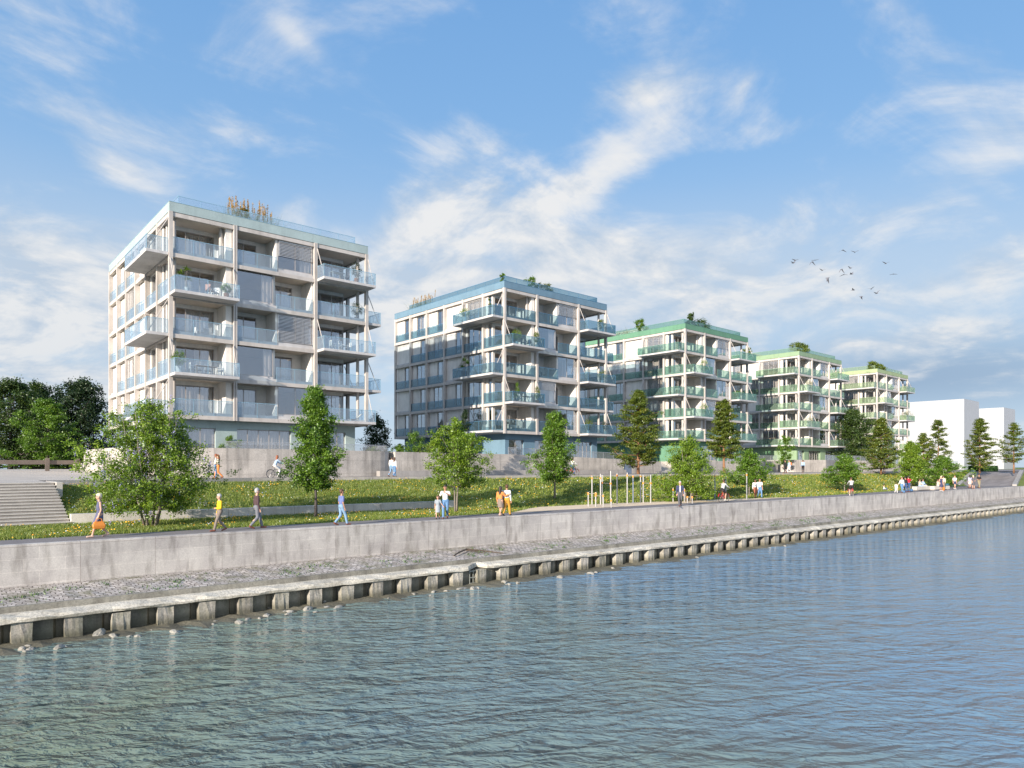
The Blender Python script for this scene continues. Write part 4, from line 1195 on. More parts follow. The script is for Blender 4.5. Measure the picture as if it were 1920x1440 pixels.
tree('tall_tree', 'bronze green tree in front of the lime green block', 'tree', bD(1652, 98), 7.9, 2.7, .9, 'cone', 'olive', 'rust', 90, 10, 16, .22, 11, tr=.14, flat=.4, sig=.27, group=GU)
X, Y = at(1708, 88)
tree('young_tree', 'bright green upright tree behind the person in the red shirt', 'tree', (X, Y, terrain(X, Y)), 5.9, 1.7, 1.2, 'column', 'fresh', 'grey', 80, 10, 16, .19, 12, tr=.07, flat=.8, sig=.22, group=GP)
tree('tall_tree', 'thin bronze tree close behind the bright green upright tree, right of the lime green block', 'tree', bD(1731, 104), 5.9, 1.7, .9, 'cone', 'olive', 'rust', 55, 9, 14, .21, 13, tr=.1, flat=.4, sig=.25, group=GU)
tree('tall_tree', 'sparse tall tree in front of the large blank white block', 'tree', bD(1759, 106), 8.3, 2.3, 1.6, 'cone', 'olive', 'rust', 60, 9, 14, .2, 14, tr=.12, flat=.35, sig=.24, group=GU)
X, Y = at(1768, 94)
tree('young_tree', 'low wide green tree behind the seated people on the right bench', 'tree', (X, Y, terrain(X, Y)), 4.3, 2.5, .4, 'spread', 'mid', 'grey', 75, 9, 16, .19, 15, tr=.07, flat=.6, sig=.22, fork=1, group=GP)
tree('tall_tree', 'tall olive green tree rising behind the hedge at the top of the ramp', 'tree', bD(1837, 112), 8.8, 2.6, 1.3, 'cone', 'olive', 'rust', 90, 10, 15, .22, 16, tr=.14, flat=.35, sig=.27, group=GU)
tree('tall_tree', 'slender olive tree at the right edge beyond the ramp', 'tree', bD(1901, 112), 8.0, 2.2, 1.9, 'cone', 'olive', 'rust', 60, 9, 14, .2, 17, tr=.12, flat=.35, sig=.25, group=GU)
# left background
GB = 'background trees behind the plaza'
tree('large_tree', 'large dark tree at the far left edge behind the plaza', 'tree', bD(20, 84, 1.9), 11.5, 4.6, 1.6, 'round', 'deep', 'dark', 110, 10, 16, .30, 20, tr=.3, flat=.7, sig=.42, group=GB)
tree('large_tree', 'very dark tall tree right next to the nearest block, behind the plaza', 'tree', bD(150, 88, 1.9), 11.9, 4.1, .5, 'round', 'dark', 'dark', 130, 10, 18, .32, 21, tr=.3, flat=.8, sig=.42, group=GB)
tree('large_tree', 'lighter green tree standing just behind the timber barrier', 'tree', bD(90, 80, 2.3), 8.4, 3.8, 1.5, 'spread', 'mid', 'dark', 95, 10, 16, .22, 22, tr=.12, flat=.45, sig=.3, group=GB)
tree('large_tree', 'dark broad tree between the far left tree and the very dark one', 'tree', bD(72, 93, 1.9), 12.2, 4.3, .8, 'round', 'deep', 'dark', 110, 10, 16, .32, 23, tr=.3, flat=.8, sig=.42, group=GB)
tree('large_tree', 'dark tree seen in the gap between the nearest block and the blue block', 'tree', bD(706, 92, 2.2), 7.4, 1.9, 1.0, 'round', 'dark', 'dark', 55, 9, 14, .24, 24, tr=.15, flat=.8, sig=.32, group=GB)
# shrubs on the terraces
def shrub(label, base, H, R, leafk, seed, name='shrub', dens=1.0, leaf=.12, shape='round'):
    return tree(name, label, 'shrub', base, H, R, .1, shape, leafk, 'dark', int(26 * dens), 8, 14, leaf, seed, tr=.03, flat=.9, sig=.12 * R / .8)
shrub('green bushy shrub left of the low spreading tree, in front of the blue block', bD(778, 71, 3.2), 3.1, 1.3, 'mid', 31, leaf=.15)
shrub('small shrub at the left end of the blue block terrace', bD(748, 71, 3.2), 1.9, .75, 'mid', 32, leaf=.15)
shrub('yellow green shrub above the glass railing on the blue block terrace', bD(808, 71, 3.2), 2.1, 1.5, 'yell', 33, leaf=.14)
shrub('tall narrow conifer rising behind the low spreading tree', bD(872, 68, 3.2), 5.3, .85, 'dark', 34, leaf=.13, shape='cone', dens=1.6)
shrub('small yellow green shrub on the terrace at the right of the nearest block', bD(701, 66, 3.3), 1.35, .8, 'yell', 35, leaf=.12)
shrub('small leafy tree in the raised bed of the leaf green block terrace', bD(1473, 108, 3.0), 4.6, 1.15, 'mid', 36, leaf=.2, dens=1.3)
shrub('small round shrub against the aqua wall of the nearest block', (bpos(0, 5.0, .35, z=0)), 2.25, .75, 'mid', 37, leaf=.1)

# roof planting
def reeds(label, base, W_, D_, H, n, seed, rot=0):
    r = np.random.RandomState(seed); T = empty('ornamental_grass', base, rot); tag(T, label, 'grass clump', 'roof planting')
    X = r.uniform(-W_ / 2, W_ / 2, n); Y = r.uniform(-D_ / 2, D_ / 2, n)
    me = tufts('blades', X, Y, np.zeros(n), 12, .035, H * .55, LEAF['yell'], seed, .12); link('blades', me, T)
    m = X[: max(6, n // 2)]; hgt = H * r.uniform(.6, 1.05, len(m)); cen = []
    st = MB()
    for i in range(len(m)):
        l = r.normal(0, .12, 2); top = Vector((m[i] + l[0], Y[i] + l[1], hgt[i]))
        st.tube([(m[i], Y[i], 0), top], [.01, .006], 4)
        for t in np.linspace(.72, 1.0, 5): cen.append((m[i] + l[0] * t, Y[i] + l[1] * t, hgt[i] * t))
    st.build('stems', LEAF['straw'], T)
    link('plumes', leaves_from(r, np.array(cen), 14, (.04, .04, .07), .11, LEAF['straw'], 'plumes', .4), T)
RZ = ZB[5] + 0.76
reeds('golden plumed grasses on the roof of the nearest block', bpos(0, 7.2, 1.9, z=RZ), 3.8, .9, 2.65, 100, 1)
reeds('golden plumed grasses on the roof of the blue block, far left corner', bpos(1, 1.6, 19.0, z=RZ), .9, 5.0, 2.6, 56, 2)
def rshrub(label, i, x, y, H, R, lk, seed, leaf=.14, dens=.8): 
    o = shrub(label, bpos(i, x, y, z=RZ), H + .55, R, lk, seed, leaf=leaf, dens=dens)
    return o
rshrub('small green shrub among the golden grasses on the nearest roof', 0, 6.7, 2.2, 1.5, .6, 'yell', 41)
rshrub('rounded green shrub on the blue block roof near the front edge', 1, 6.0, 1.7, 1.7, .9, 'mid', 42)
rshrub('trailing olive shrub right of the rounded one on the blue block roof', 1, 8.4, 1.7, 1.2, 1.1, 'olive', 43)
rshrub('tiny shrub in the front corner of the blue block roof', 1, 1.0, 1.4, 1.15, .35, 'mid', 44)
rshrub('feathery light green shrub on the left part of the dark green block roof', 2, 1.4, 9.5, 2.1, 1.2, 'mid', 45, .2)
rshrub('dark conifer shrub on the front of the dark green block roof', 2, 4.2, 1.9, 2.3, .95, 'deep', 46, .2)
rshrub('low dark shrubs right of the conifer on the dark green block roof', 2, 7.0, 1.9, 1.5, 1.9, 'deep', 47, .2)
rshrub('yellow green round shrub on the left part of the leaf green block roof', 3, 1.2, 11.0, 2.1, 1.1, 'yell', 48, .22)
rshrub('broad olive shrub on the front of the leaf green block roof', 3, 3.2, 1.8, 1.9, 1.8, 'yell', 49, .24)
rshrub('second olive shrub right of the broad one on the leaf green block roof', 3, 5.6, 1.8, 1.9, 1.3, 'yell', 50, .24)
rshrub('small dark tree on the left end of the lime green block roof', 4, 1.2, 17.0, 3.0, .9, 'dark', 51, .24)
rshrub('round olive shrub at the front corner of the lime green block roof', 4, 1.6, 1.6, 1.6, 1.5, 'yell', 52, .26)
rshrub('low olive shrub on the front of the lime green block roof', 4, 5.2, 1.6, 1.4, 1.4, 'yell', 53, .26)

# potted plants on the balconies
pot_ms = {'white': plain('white_pot_glaze', (0.70, 0.68, 0.65), 0.5), 'terra': plain('terracotta_pot', (0.50, 0.22, 0.12), 0.7), 'dark': plain('dark_pot_glaze', (0.12, 0.12, 0.13), 0.4)}
def potted(label, i, x, y, lv, H, R, leafk, pot, seed, shape='round', palm=False, ph=.42, pr=.22):
    T = empty('potted_plant', bpos(i, x, y, lv), random.Random(seed).uniform(0, 6)); tag(T, label, 'potted plant', 'potted plants on the balconies')
    p = MB(); p.tube([(0, 0, 0), (0, 0, ph * .5), (0, 0, ph), (0, 0, ph + .001)], [pr * .72, pr * .9, pr, pr * .9], 14); p.build('pot', pot_ms[pot], T, smooth=False)
    r = np.random.RandomState(seed)
    t = MB(); t.tube([(0, 0, ph - .05), (.03, .02, ph + (H - ph) * .5), (0, 0, H * .9)], [.03, .022, .01], 6); t.build('stem', bark_m['grey'], T)
    if palm:
        heads = [(0, 0, H * .92), (R * .75, .1, H * .72), (-.1, -.2, H * .55)]
        P = []
        for hx in heads:
            for k in range(46):
                d = r.normal(size=3); d[2] = abs(d[2]) * .8 - .1; d /= np.linalg.norm(d); L = R * r.uniform(.55, .95)
                s = np.cross(d, [0, 0, 1.0]); s = s / (np.linalg.norm(s) + 1e-6) * .035
                h = np.array(hx); m_ = h + d * L * .5 + np.array([0, 0, .05]); e = h + d * L - np.array([0, 0, .12 * L])
                P += [h - s * .4, m_ - s, e, m_ + s]
        me = np_mesh('leaves', np.array(P), len(P) // 4, 4, LEAF[leafk], tint=np.repeat(r.uniform(0, 1, len(P) // 4), 4)); link('leaves', me, T)
    else:
        n = 46; c = r.normal(size=(n, 3)); c /= np.linalg.norm(c, axis=1)[:, None]; c *= r.uniform(.3, 1, (n, 1)) ** .5
        hc = (H - ph) / 2
        if shape == 'cone':
            t_ = r.uniform(0, 1, n); a = r.uniform(0, 6.28, n); rad = R * (1 - t_ * .85) * r.uniform(.3, 1, n); c = np.stack([np.cos(a) * rad, np.sin(a) * rad, ph + .1 + t_ * (H - ph)], 1)
        else:
            c = c * np.array([R, R, hc * .85]) + np.array([0, 0, ph + hc])
        link('leaves', leaves_from(r, c, 24, (R * .2, R * .2, R * .2), .085, LEAF[leafk], 'leaves'), T)
potted('palm like spiky plant in a pale pot on the fourth level balcony, nearest block', 0, 1.1, -.8, 4, 2.0, .6, 'fresh', 'white', 61, palm=True)
potted('small leafy plant in a terracotta pot on the fourth level balcony, nearest block', 0, 4.2, -.9, 4, 1.25, .38, 'fresh', 'terra', 62)
potted('dense green bush in a round white pot on the nearest block second level balcony', 0, .55, -.7, 2, 1.95, .55, 'mid', 'white', 63, ph=.55, pr=.34)
potted('round dark bush in a terracotta pot on the top right balcony, nearest block', 0, 16.3, -.9, 5, 2.15, .5, 'dark', 'terra', 64, ph=.5)
potted('airy olive tree in the open corner loggia of the nearest block, fourth level', 0, 17.0, .4, 4, 1.9, .6, 'dark', 'dark', 65)
potted('green shrub in a white pot on the top left balcony of the blue block', 1, -1.1, 6.0, 5, 1.75, .6, 'mid', 'white', 66, ph=.7, pr=.35)
potted('tall spiky plant near the corner of the top balcony of the blue block', 1, -.9, 1.6, 5, 2.1, .5, 'mid', 'dark', 67, palm=True)
potted('spreading fern like palm on the third level left balcony of the blue block', 1, -1.0, 6.3, 3, 2.2, .95, 'mid', 'dark', 68, palm=True, ph=.8, pr=.4)
potted('round green bush at the left of the fourth level front balcony of the blue block', 1, 1.2, -.8, 4, 2.0, .6, 'fresh', 'white', 69)
potted('pale leafy sapling in a white pot on the fourth level front balcony, blue block', 1, 4.4, -.8, 4, 2.3, .36, 'yell', 'white', 70)
potted('variegated plant on the top right balcony of the blue block', 1, 16.0, -.8, 5, 1.95, .5, 'olive', 'white', 71)
potted('two tone bush on the third level right balcony of the blue block', 1, 16.2, -.8, 3, 1.9, .62, 'yell', 'white', 72)
potted('pointed green conifer on the second level front balcony of the blue block', 1, 1.3, -.8, 2, 2.1, .4, 'mid', 'dark', 73, shape='cone')
potted('slim speckled plant in a terracotta pot, second level front balcony of the blue block', 1, 4.5, -.8, 2, 2.2, .34, 'olive', 'terra', 74)
potted('bright square clipped bush on the first level right balcony of the blue block', 1, 13.6, -.7, 1, 2.0, .6, 'yell', 'white', 75)
potted('dark twiggy plant at the right end of the lowest right balcony, blue block', 1, 16.8, -.8, 1, 1.9, .45, 'dark', 'white', 76)
potted('large round bush on the fourth level front balcony of the dark green block', 2, 3.8, -.8, 4, 2.3, .9, 'fresh', 'white', 77)
potted('light green bush on the second level front balcony of the dark green block', 2, 3.6, -.8, 2, 2.2, .7, 'fresh', 'white', 78)
potted('green bush on the third level right balcony of the dark green block', 2, 13.6, -.8, 3, 1.6, .8, 'mid', 'white', 79)
potted('small yellow green tree on the fourth level front balcony of the leaf green block', 3, 2.4, -.8, 4, 2.3, .6, 'yell', 'white', 80)
potted('green bush at the top right balcony of the leaf green block', 3, 14, -.8, 5, 1.6, .9, 'fresh', 'white', 81)
potted('light green plant on the second level front balcony of the leaf green block', 3, 2.2, -.8, 2, 2.0, .8, 'yell', 'white', 82)
potted('large round bush on the third level right balcony of the lime green block', 4, 16, -.8, 3, 2.3, 1.1, 'olive', 'white', 83)
potted('dark bush on the top right balcony of the lime green block', 4, 15.3, -.8, 5, 2.2, .8, 'dark', 'white', 84)
potted('bush at the left end of the third level right balcony of the lime green block', 4, 13.4, -.8, 3, 2.0, .7, 'olive', 'white', 85)
# grasses along the dark green block roof edge
r = np.random.RandomState(77); n = 110
T = empty('roof_grasses', bpos(2, 1.6, 17, z=RZ)); tag(T, 'long row of pale feathery grasses along the roof edge of the dark green block', 'grass clump', 'roof planting')
link('blades', tufts('blades', r.uniform(-.6, .6, n), r.uniform(-5.5, 5.5, n), np.zeros(n), 14, .05, 1.5, leaf_mat('pale_feather_grass', [(0, (.16, .2, .08)), (1, (.45, .44, .3))]), 3, .1), T)
# ================================================================ people
SKIN = {'light': plain('skin_light', (0.58, 0.34, 0.24), 0.6, var=.04), 'tan': plain('skin_tan', (0.44, 0.24, 0.15), 0.6, var=.04), 'dark': plain('skin_dark', (0.20, 0.10, 0.065), 0.6, var=.04)}
eye_m = plain('eye_dark', (0.03, 0.025, 0.02), 0.3); lip_m = plain('lip', (0.42, 0.13, 0.11), 0.5)
def cloth(name, col): return plain('cloth_' + name, col, 0.9, var=.10, scale=14.0)
C_ = dict(white=cloth('white', (.74, .73, .70)), navy=cloth('navy', (.045, .055, .12)), blue=cloth('mid_blue', (.13, .17, .36)), jeans=cloth('jeans', (.12, .24, .42)), ljeans=cloth('light_jeans', (.20, .33, .48)),
          djeans=cloth('dark_jeans', (.05, .10, .22)), yellow=cloth('yellow', (.80, .52, .02)), taupe=cloth('taupe', (.22, .18, .15)), brown=cloth('plum_brown', (.075, .045, .05)), grey=cloth('grey', (.17, .18, .21)),
          lgrey=cloth('light_grey', (.50, .50, .50)), dgrey=cloth('dark_grey', (.10, .10, .115)), orange=cloth('orange', (.72, .25, .07)), mustard=cloth('mustard', (.58, .30, .04)), black=cloth('black', (.02, .02, .022)),
          rust=cloth('rust', (.28, .10, .06)), red=cloth('red', (.60, .02, .04)), cream=cloth('cream', (.66, .58, .46)), lblue=cloth('pale_blue', (.35, .48, .66)), lav=cloth('lavender', (.50, .46, .66)), khaki=cloth('khaki', (.28, .24, .15)),
          slate=cloth('slate_dress', (.10, .11, .19)), greyd=cloth('grey_blue', (.30, .34, .38)))
shoe_m = {'brown': plain('brown_leather', (.18, .06, .035), .5), 'dark': plain('dark_leather', (.03, .03, .03), .5), 'white': plain('white_shoe', (.7, .7, .68), .6), 'nude': plain('nude_shoe', (.60, .42, .33), .5)}
HAIR = {'blond': plain('hair_blond', (.66, .56, .42), .6, var=.2, scale=30), 'grey': plain('hair_grey', (.42, .41, .41), .6, var=.25, scale=30), 'brown': plain('hair_brown', (.09, .045, .025), .6, var=.3, scale=30), 'black': plain('hair_black', (.025, .018, .016), .5, var=.3, scale=30), 'red': plain('hair_auburn', (.26, .08, .03), .6, var=.3, scale=30)}
bag_m = plain('orange_leather', (.62, .22, .03), .5)

TMP = bpy.data.scenes.new('tmp')
def capsule(V, Fc, a, b, ra, rb, n=10, sy=1.0):
    """tapered capsule as one closed hull; sy flattens depth (local y)"""
    a = Vector(a); b = Vector(b); d = b - a; L = d.length
    if L < 1e-5: d = Vector((0, 0, 1)); L = 1e-5
    else: d = d / L
    u = d.cross(Vector((0, 1, 0.01)));
    if u.length < .05: u = d.cross(Vector((1, 0, 0)))
    u.normalize(); w = d.cross(u)
    rings = []
    for t in (-1.0, -.8, -.45, 0): rings.append((a + d * (t * ra), ra * math.sqrt(max(0.0, 1 - t * t))))
    for t in (0, .45, .8, 1.0): rings.append((b + d * (t * rb), rb * math.sqrt(max(0.0, 1 - t * t))))
    b0_ = len(V)
    for c, r in rings:
        r = max(r, 1e-4)
        for k in range(n):
            q = 2 * math.pi * k / n
            o = (u * math.cos(q) + w * math.sin(q)) * r
            V.append((c.x + o.x, c.y + o.y * sy, c.z + o.z))
    for i in range(len(rings) - 1):
        for k in range(n):
            p = b0_ + i * n + k; q = b0_ + i * n + (k + 1) % n
            Fc.append((p, q, q + n, p + n))
    Fc.append(tuple(b0_ + n - 1 - k for k in range(n))); e = b0_ + (len(rings) - 1) * n; Fc.append(tuple(e + k for k in range(n)))

def remeshed(name, caps, vox, mats, extra=None):
    V = []; Fc = []
    for c in caps: capsule(V, Fc, *c)
    me = bpy.data.meshes.new('tmp'); me.from_pydata(V, [], Fc)
    ob = bpy.data.objects.new('tmp', me); TMP.collection.objects.link(ob)
    md = ob.modifiers.new('r', 'REMESH'); md.mode = 'VOXEL'; md.voxel_size = vox; md.use_smooth_shade = True
    sm = ob.modifiers.new('s', 'SMOOTH'); sm.iterations = 3; sm.factor = .5
    with bpy.context.temp_override(scene=TMP, view_layer=TMP.view_layers[0]): dg = bpy.context.evaluated_depsgraph_get()
    out = bpy.data.meshes.new_from_object(ob.evaluated_get(dg)); out.name = name
    bpy.data.objects.remove(ob); bpy.data.meshes.remove(me)
    out.materials.clear()
    for m in mats: out.materials.append(m)
    return out

def person(label, px, py=None, D=None, z=0.065, h=1.75, face=(1, 0), top='white', bottom='jeans', shoes='brown', hair='brown', skin='light', pose='walk', arms=('down', 'down'), wear='trousers', hairlen=0, sleeves='long',
           layer=None, group='people', xy=None, child=False, phase=1, seat=.45, female=False, hat=None):
    if xy is None:
        if D is None: X, Y = atz(px, py, z); 
        else: X, Y = at(px, D)
    else: X, Y = xy
    rz = math.atan2(face[1], face[0]) - math.pi / 2
    P = empty('person', (X, Y, z), rz); tag(P, label, 'person', group)
    s = h / 1.75; near = (D is None and xy is None and h * F_PX > 0 and (py or 0) > 960)
    vox = (.017 if near else .024) * s
    hs = 1.12 if child else 1.0
    sw = .185 if not female else .165; hw = .095
    def S(*p): return tuple(Vector(p) * s)
    hipz = .93; lean = 0.0
    L = {}
    # legs : hip, knee, ankle, toe
    if pose == 'walk':
        a, b = (1, -1) if phase > 0 else (-1, 1)
        L[a] = [(a * hw, .0, hipz), (a * hw, .17, .52), (a * .085, .27, .09), (a * .09, .45, .045)]
        L[b] = [(b * hw, .0, hipz), (b * hw, .02, .50), (b * .085, -.29, .15), (b * .09, -.13, .035)]
        hipz_off = -.015
    elif pose == 'stand':
        for a in (1, -1): L[a] = [(a * hw, 0, hipz), (a * (hw + .01), .03 * (a > 0), .50), (a * .10, -.02, .08), (a * .12, .17, .035)]
    elif pose == 'sit':
        hipz = seat + .09
        for a in (1, -1): L[a] = [(a * hw, 0, hipz), (a * .11, .44, seat + .07), (a * .10, .50 + .08 * a, .09), (a * .11, .70 + .08 * a, .04)]
    elif pose == 'ground':
        hipz = .12
        for a in (1, -1): L[a] = [(a * hw, 0, hipz), (a * .13, .34, .42), (a * .10, .55, .09), (a * .11, .72, .04)]
    elif pose == 'bike':
        hipz = .96
        L[1] = [(.09, -.22, hipz), (.10, .17, .66), (.11, .02, .20), (.11, .19, .16)]
        L[-1] = [(-.09, -.22, hipz), (-.10, .20, .84), (-.11, .10, .44), (-.11, .27, .42)]
        lean = .18
    elif pose == 'astride':
        hipz = .93
        for a in (1, -1): L[a] = [(a * .10, -.35, hipz), (a * .14, -.30, .50), (a * .15, -.36, .08), (a * .16, -.18, .035)]
    oy = {'bike': -.22, 'astride': -.35}.get(pose, 0.0)
    chest = (0, oy + .02 + lean * .55, hipz + .30); neck = (0, oy + .01 + lean, hipz + .52); head = (0, oy + .035 + lean * 1.1, hipz + .70)
    if pose == 'astride': neck = (0, oy + .06, hipz + .52); head = (0, oy + .09, hipz + .70); chest = (0, oy + .04, hipz + .3)
    A = {}
    for a, mode in ((1, arms[0]), (-1, arms[1])):
        sh = (a * sw, neck[1] - .005, neck[2] - .055)
        if mode == 'down': el = (a * (sw + .05), sh[1] - .02, sh[2] - .29); wr = (a * (sw + .045), sh[1] + .06, sh[2] - .54)
        elif mode == 'fwd': el = (a * (sw + .04), sh[1] + .10, sh[2] - .27); wr = (a * (sw + .0), sh[1] + .26, sh[2] - .45)
        elif mode == 'back': el = (a * (sw + .05), sh[1] - .12, sh[2] - .27); wr = (a * (sw + .04), sh[1] - .10, sh[2] - .52)
        elif mode == 'point': el = (a * (sw + .08), sh[1] + .20, sh[2] - .16); wr = (a * .03, sh[1] + .36, sh[2] - .02)
        elif mode == 'belly': el = (a * (sw + .07), sh[1] + .03, sh[2] - .28); wr = (a * .09, sh[1] + .19, sh[2] - .30)
        elif mode == 'bars': el = (a * (sw + .06), sh[1] + .24, sh[2] - .20); wr = (a * .24, sh[1] + .46, sh[2] - .28)
        elif mode == 'across': el = (a * (sw + .10), sh[1] + .10, sh[2] - .20); wr = (a * (sw + .28), sh[1] + .16, sh[2] - .10)
        elif mode == 'hand': el = (a * (sw + .10), sh[1] + .02, sh[2] - .24); wr = (a * (sw + .24), sh[1] + .08, sh[2] - .42)
        elif mode == 'up': el = (a * (sw + .10), sh[1] + .05, sh[2] + .22); wr = (a * (sw + .16), sh[1] + .08, sh[2] + .46)
        elif mode == 'knee': el = (a * (sw + .05), sh[1] + .12, sh[2] - .26); wr = (a * .12, sh[1] + .36, sh[2] - .34)
        A[a] = [sh, el, wr]
    body = [(S(0, oy, hipz + .02), S(*chest), .125 * s, .135 * s, 12, .72), (S(*chest), S(0, neck[1], neck[2] - .06), .135 * s, .09 * s, 12, .75),
            (S(-sw + .04, neck[1], neck[2] - .06), S(sw - .04, neck[1], neck[2] - .06), .062 * s, .062 * s), (S(0, neck[1], neck[2] - .05), S(*head), .055 * s, .055 * s),
            (S(-.055, oy, hipz), S(.055, oy, hipz), .115 * s, .115 * s)]
    hd = Vector(head)
    body += [(S(hd.x, hd.y - .008, hd.z + .035), S(hd.x, hd.y + .012, hd.z - .035), .092 * s * hs, .070 * s * hs, 12), (S(hd.x, hd.y + .04, hd.z - .06), S(hd.x, hd.y + .06, hd.z - .065), .045 * s, .036 * s),
             (S(hd.x, hd.y + .085, hd.z + .01), S(hd.x, hd.y + .105, hd.z - .018), .012 * s, .018 * s),
             (S(-.084, hd.y, hd.z + .01), S(-.088, hd.y, hd.z - .02), .022 * s, .016 * s), (S(.084, hd.y, hd.z + .01), S(.088, hd.y, hd.z - .02), .022 * s, .016 * s)]
    for a in (1, -1):
        hp, kn, an, to = L[a]
        body += [(S(*hp), S(*kn), .088 * s, .056 * s), (S(*kn), S(kn[0] * .5 + an[0] * .5, kn[1] * .5 + an[1] * .5 - .015, kn[2] * .55 + an[2] * .45), .055 * s, .054 * s), (S(*kn), S(*an), .052 * s, .036 * s), (S(an[0], an[1] - .02, an[2] - .02), S(*to), .036 * s, .03 * s)]
        sh, el, wr = A[a]
        body += [(S(*sh), S(*el), .048 * s, .038 * s), (S(*el), S(*wr), .038 * s, .026 * s)]
        d = (Vector(wr) - Vector(el)).normalized(); pm_ = Vector(wr) + d * .045
        body.append((S(*(Vector(wr) + d * .02)), S(*pm_), .028 * s, .032 * s))
    me = remeshed('body', body, vox, [SKIN[skin], eye_m, lip_m])
    co = np.zeros(len(me.polygons) * 3, np.float32); me.polygons.foreach_get('center', co); co = co.reshape(-1, 3) / s
    mi = np.zeros(len(me.polygons), np.int32)
    fr = co[:, 1] > hd.y + .045
    for ex in (-.034, .034): mi[(np.abs(co[:, 0] - ex) < .017) & (np.abs(co[:, 2] - (hd.z + .008)) < .012) & fr] = 1
    mi[(np.abs(co[:, 0]) < .024) & (np.abs(co[:, 2] - (hd.z - .056)) < .010) & fr] = 2
    me.polygons.foreach_set('material_index', mi)
    # fingers added to the same mesh
    bm = bmesh.new(); bm.from_mesh(me); fv = []; ff = []
    for a in (1, -1):
        sh, el, wr = A[a]; d = (Vector(wr) - Vector(el)).normalized()
        side = d.cross(Vector((0, 1, 0))) if abs(d.y) < .8 else d.cross(Vector((0, 0, 1)))
        side.normalize(); palm = d.cross(side).normalized()
        base = Vector(wr) + d * .065
        for k, ln in enumerate((.062, .072, .068, .052)):
            p0 = base + side * (.03 - k * .02); p1 = p0 + d * ln * .55 + palm * .006; p2 = p1 + d * ln * .4 + palm * .022
            capsule(fv, ff, S(*p0), S(*p1), .0095 * s, .009 * s, 6); capsule(fv, ff, S(*p1), S(*p2), .009 * s, .007 * s, 6)
        t0 = Vector(wr) + d * .03 + side * .025; t1 = t0 + side * .035 + d * .028 + palm * .01
        capsule(fv, ff, S(*t0), S(*t1), .011 * s, .009 * s, 6)
    bv = [bm.verts.new(v) for v in fv]
    for f_ in ff: bm.faces.new([bv[i] for i in f_])
    bm.to_mesh(me); bm.free()
    link('body', me, P)
    g = .013
    # trousers / shorts / skirt
    cb = C_[bottom]
    if wear in ('trousers', 'shorts'):
        cp = [(S(-.05, oy, hipz + .02), S(.05, oy, hipz + .02), .128 * s, .128 * s), (S(0, oy, hipz), S(0, oy, hipz + .10), .125 * s, .120 * s, 12, .82)]
        for a in (1, -1):
            hp, kn, an, to = L[a]
            if wear == 'trousers':
                e = tuple(Vector(an) + (Vector(kn) - Vector(an)) * .05)
                cp += [(S(*hp), S(*kn), .104 * s, .074 * s), (S(*kn), S(*e), .074 * s, .058 * s)]
            else:
                e = tuple(Vector(hp) + (Vector(kn) - Vector(hp)) * .62); cp.append((S(*hp), S(*e), .108 * s, .09 * s))
        link(wear, remeshed(wear, cp, vox, [cb]), P)
    if wear in ('skirt', 'dress'):
        kn = Vector((0, (L[1][1][1] + L[-1][1][1]) / 2, 0)); m = MB(); n = 18
        zt, zb_ = hipz + .15, hipz - (.42 if wear == 'dress' else .40)
        ringz = [(zt, .118, .092), (hipz + .05, .155, .125), (hipz - .12, .178, .15), (zb_, .185, .20)]
        b_ = 0
        for (zz, rx, ry) in ringz:
            for k in range(n):
                q = 2 * math.pi * k / n; wv = 1 + (.05 * math.sin(5 * q) if zz < hipz else 0)
                t = (hipz - zz) / .42 if zz < hipz else 0
                m.v.append(S(rx * wv * math.cos(q), oy + kn.y * t * .8 + ry * wv * math.sin(q), zz))
        for i in range(3):
            for k in range(n): m.f.append((i * n + k, i * n + (k + 1) % n, (i + 1) * n + (k + 1) % n, (i + 1) * n + k)); m.m.append(0)
        m.build('skirt', cb, P, smooth=True)
    # top
    ct = C_[top]
    tz = hipz + (.02 if wear in ('trousers', 'shorts') else .10)
    cp = [(S(0, oy, tz + .02), S(*chest), .142 * s, .150 * s, 12, .76), (S(*chest), S(0, neck[1], neck[2] - .075), .150 * s, .10 * s, 12, .78), (S(-sw + .05, neck[1], neck[2] - .065), S(sw - .05, neck[1], neck[2] - .065), .074 * s, .074 * s)]
    if sleeves != 'none':
        for a in (1, -1):
            sh, el, wr = A[a]
            if sleeves == 'long': e = Vector(wr) + (Vector(el) - Vector(wr)) * .08; cp += [(S(*sh), S(*el), .066 * s, .054 * s), (S(*el), S(*e), .054 * s, .042 * s)]
            else: e = Vector(sh) + (Vector(el) - Vector(sh)) * .68; cp += [(S(*sh), S(*e), .066 * s, .060 * s)]
    link('top', remeshed('top', cp, vox, [ct]), P)
    if layer:   # open shirt front seen under a jacket
        m = MB(); m.ball(S(0, chest[1] + .055, chest[2] - .04), (.055 * s, .075 * s, .27 * s), 0, 10, 8); m.build('shirt_front', C_[layer], P, smooth=True)
    # hair
    hc = [(S(hd.x, hd.y - .028, hd.z + .055), S(hd.x, hd.y - .032, hd.z + .01), .098 * s * hs, .092 * s * hs, 12), (S(hd.x, hd.y + .02, hd.z + .078), S(hd.x, hd.y - .02, hd.z + .085), .074 * s * hs, .08 * s)]
    if hairlen:
        hc += [(S(hd.x, hd.y - .06, hd.z), S(hd.x, hd.y - .10, hd.z - .12 - .16 * hairlen), .082 * s, .055 * s, 12), (S(hd.x - .05, hd.y - .03, hd.z), S(hd.x - .06, hd.y - .08, hd.z - .1 - .1 * hairlen), .05 * s, .04 * s), (S(hd.x + .05, hd.y - .03, hd.z), S(hd.x + .06, hd.y - .08, hd.z - .1 - .1 * hairlen), .05 * s, .04 * s)]
    link('hair', remeshed('hair', hc, vox * .8, [HAIR[hair]]), P)
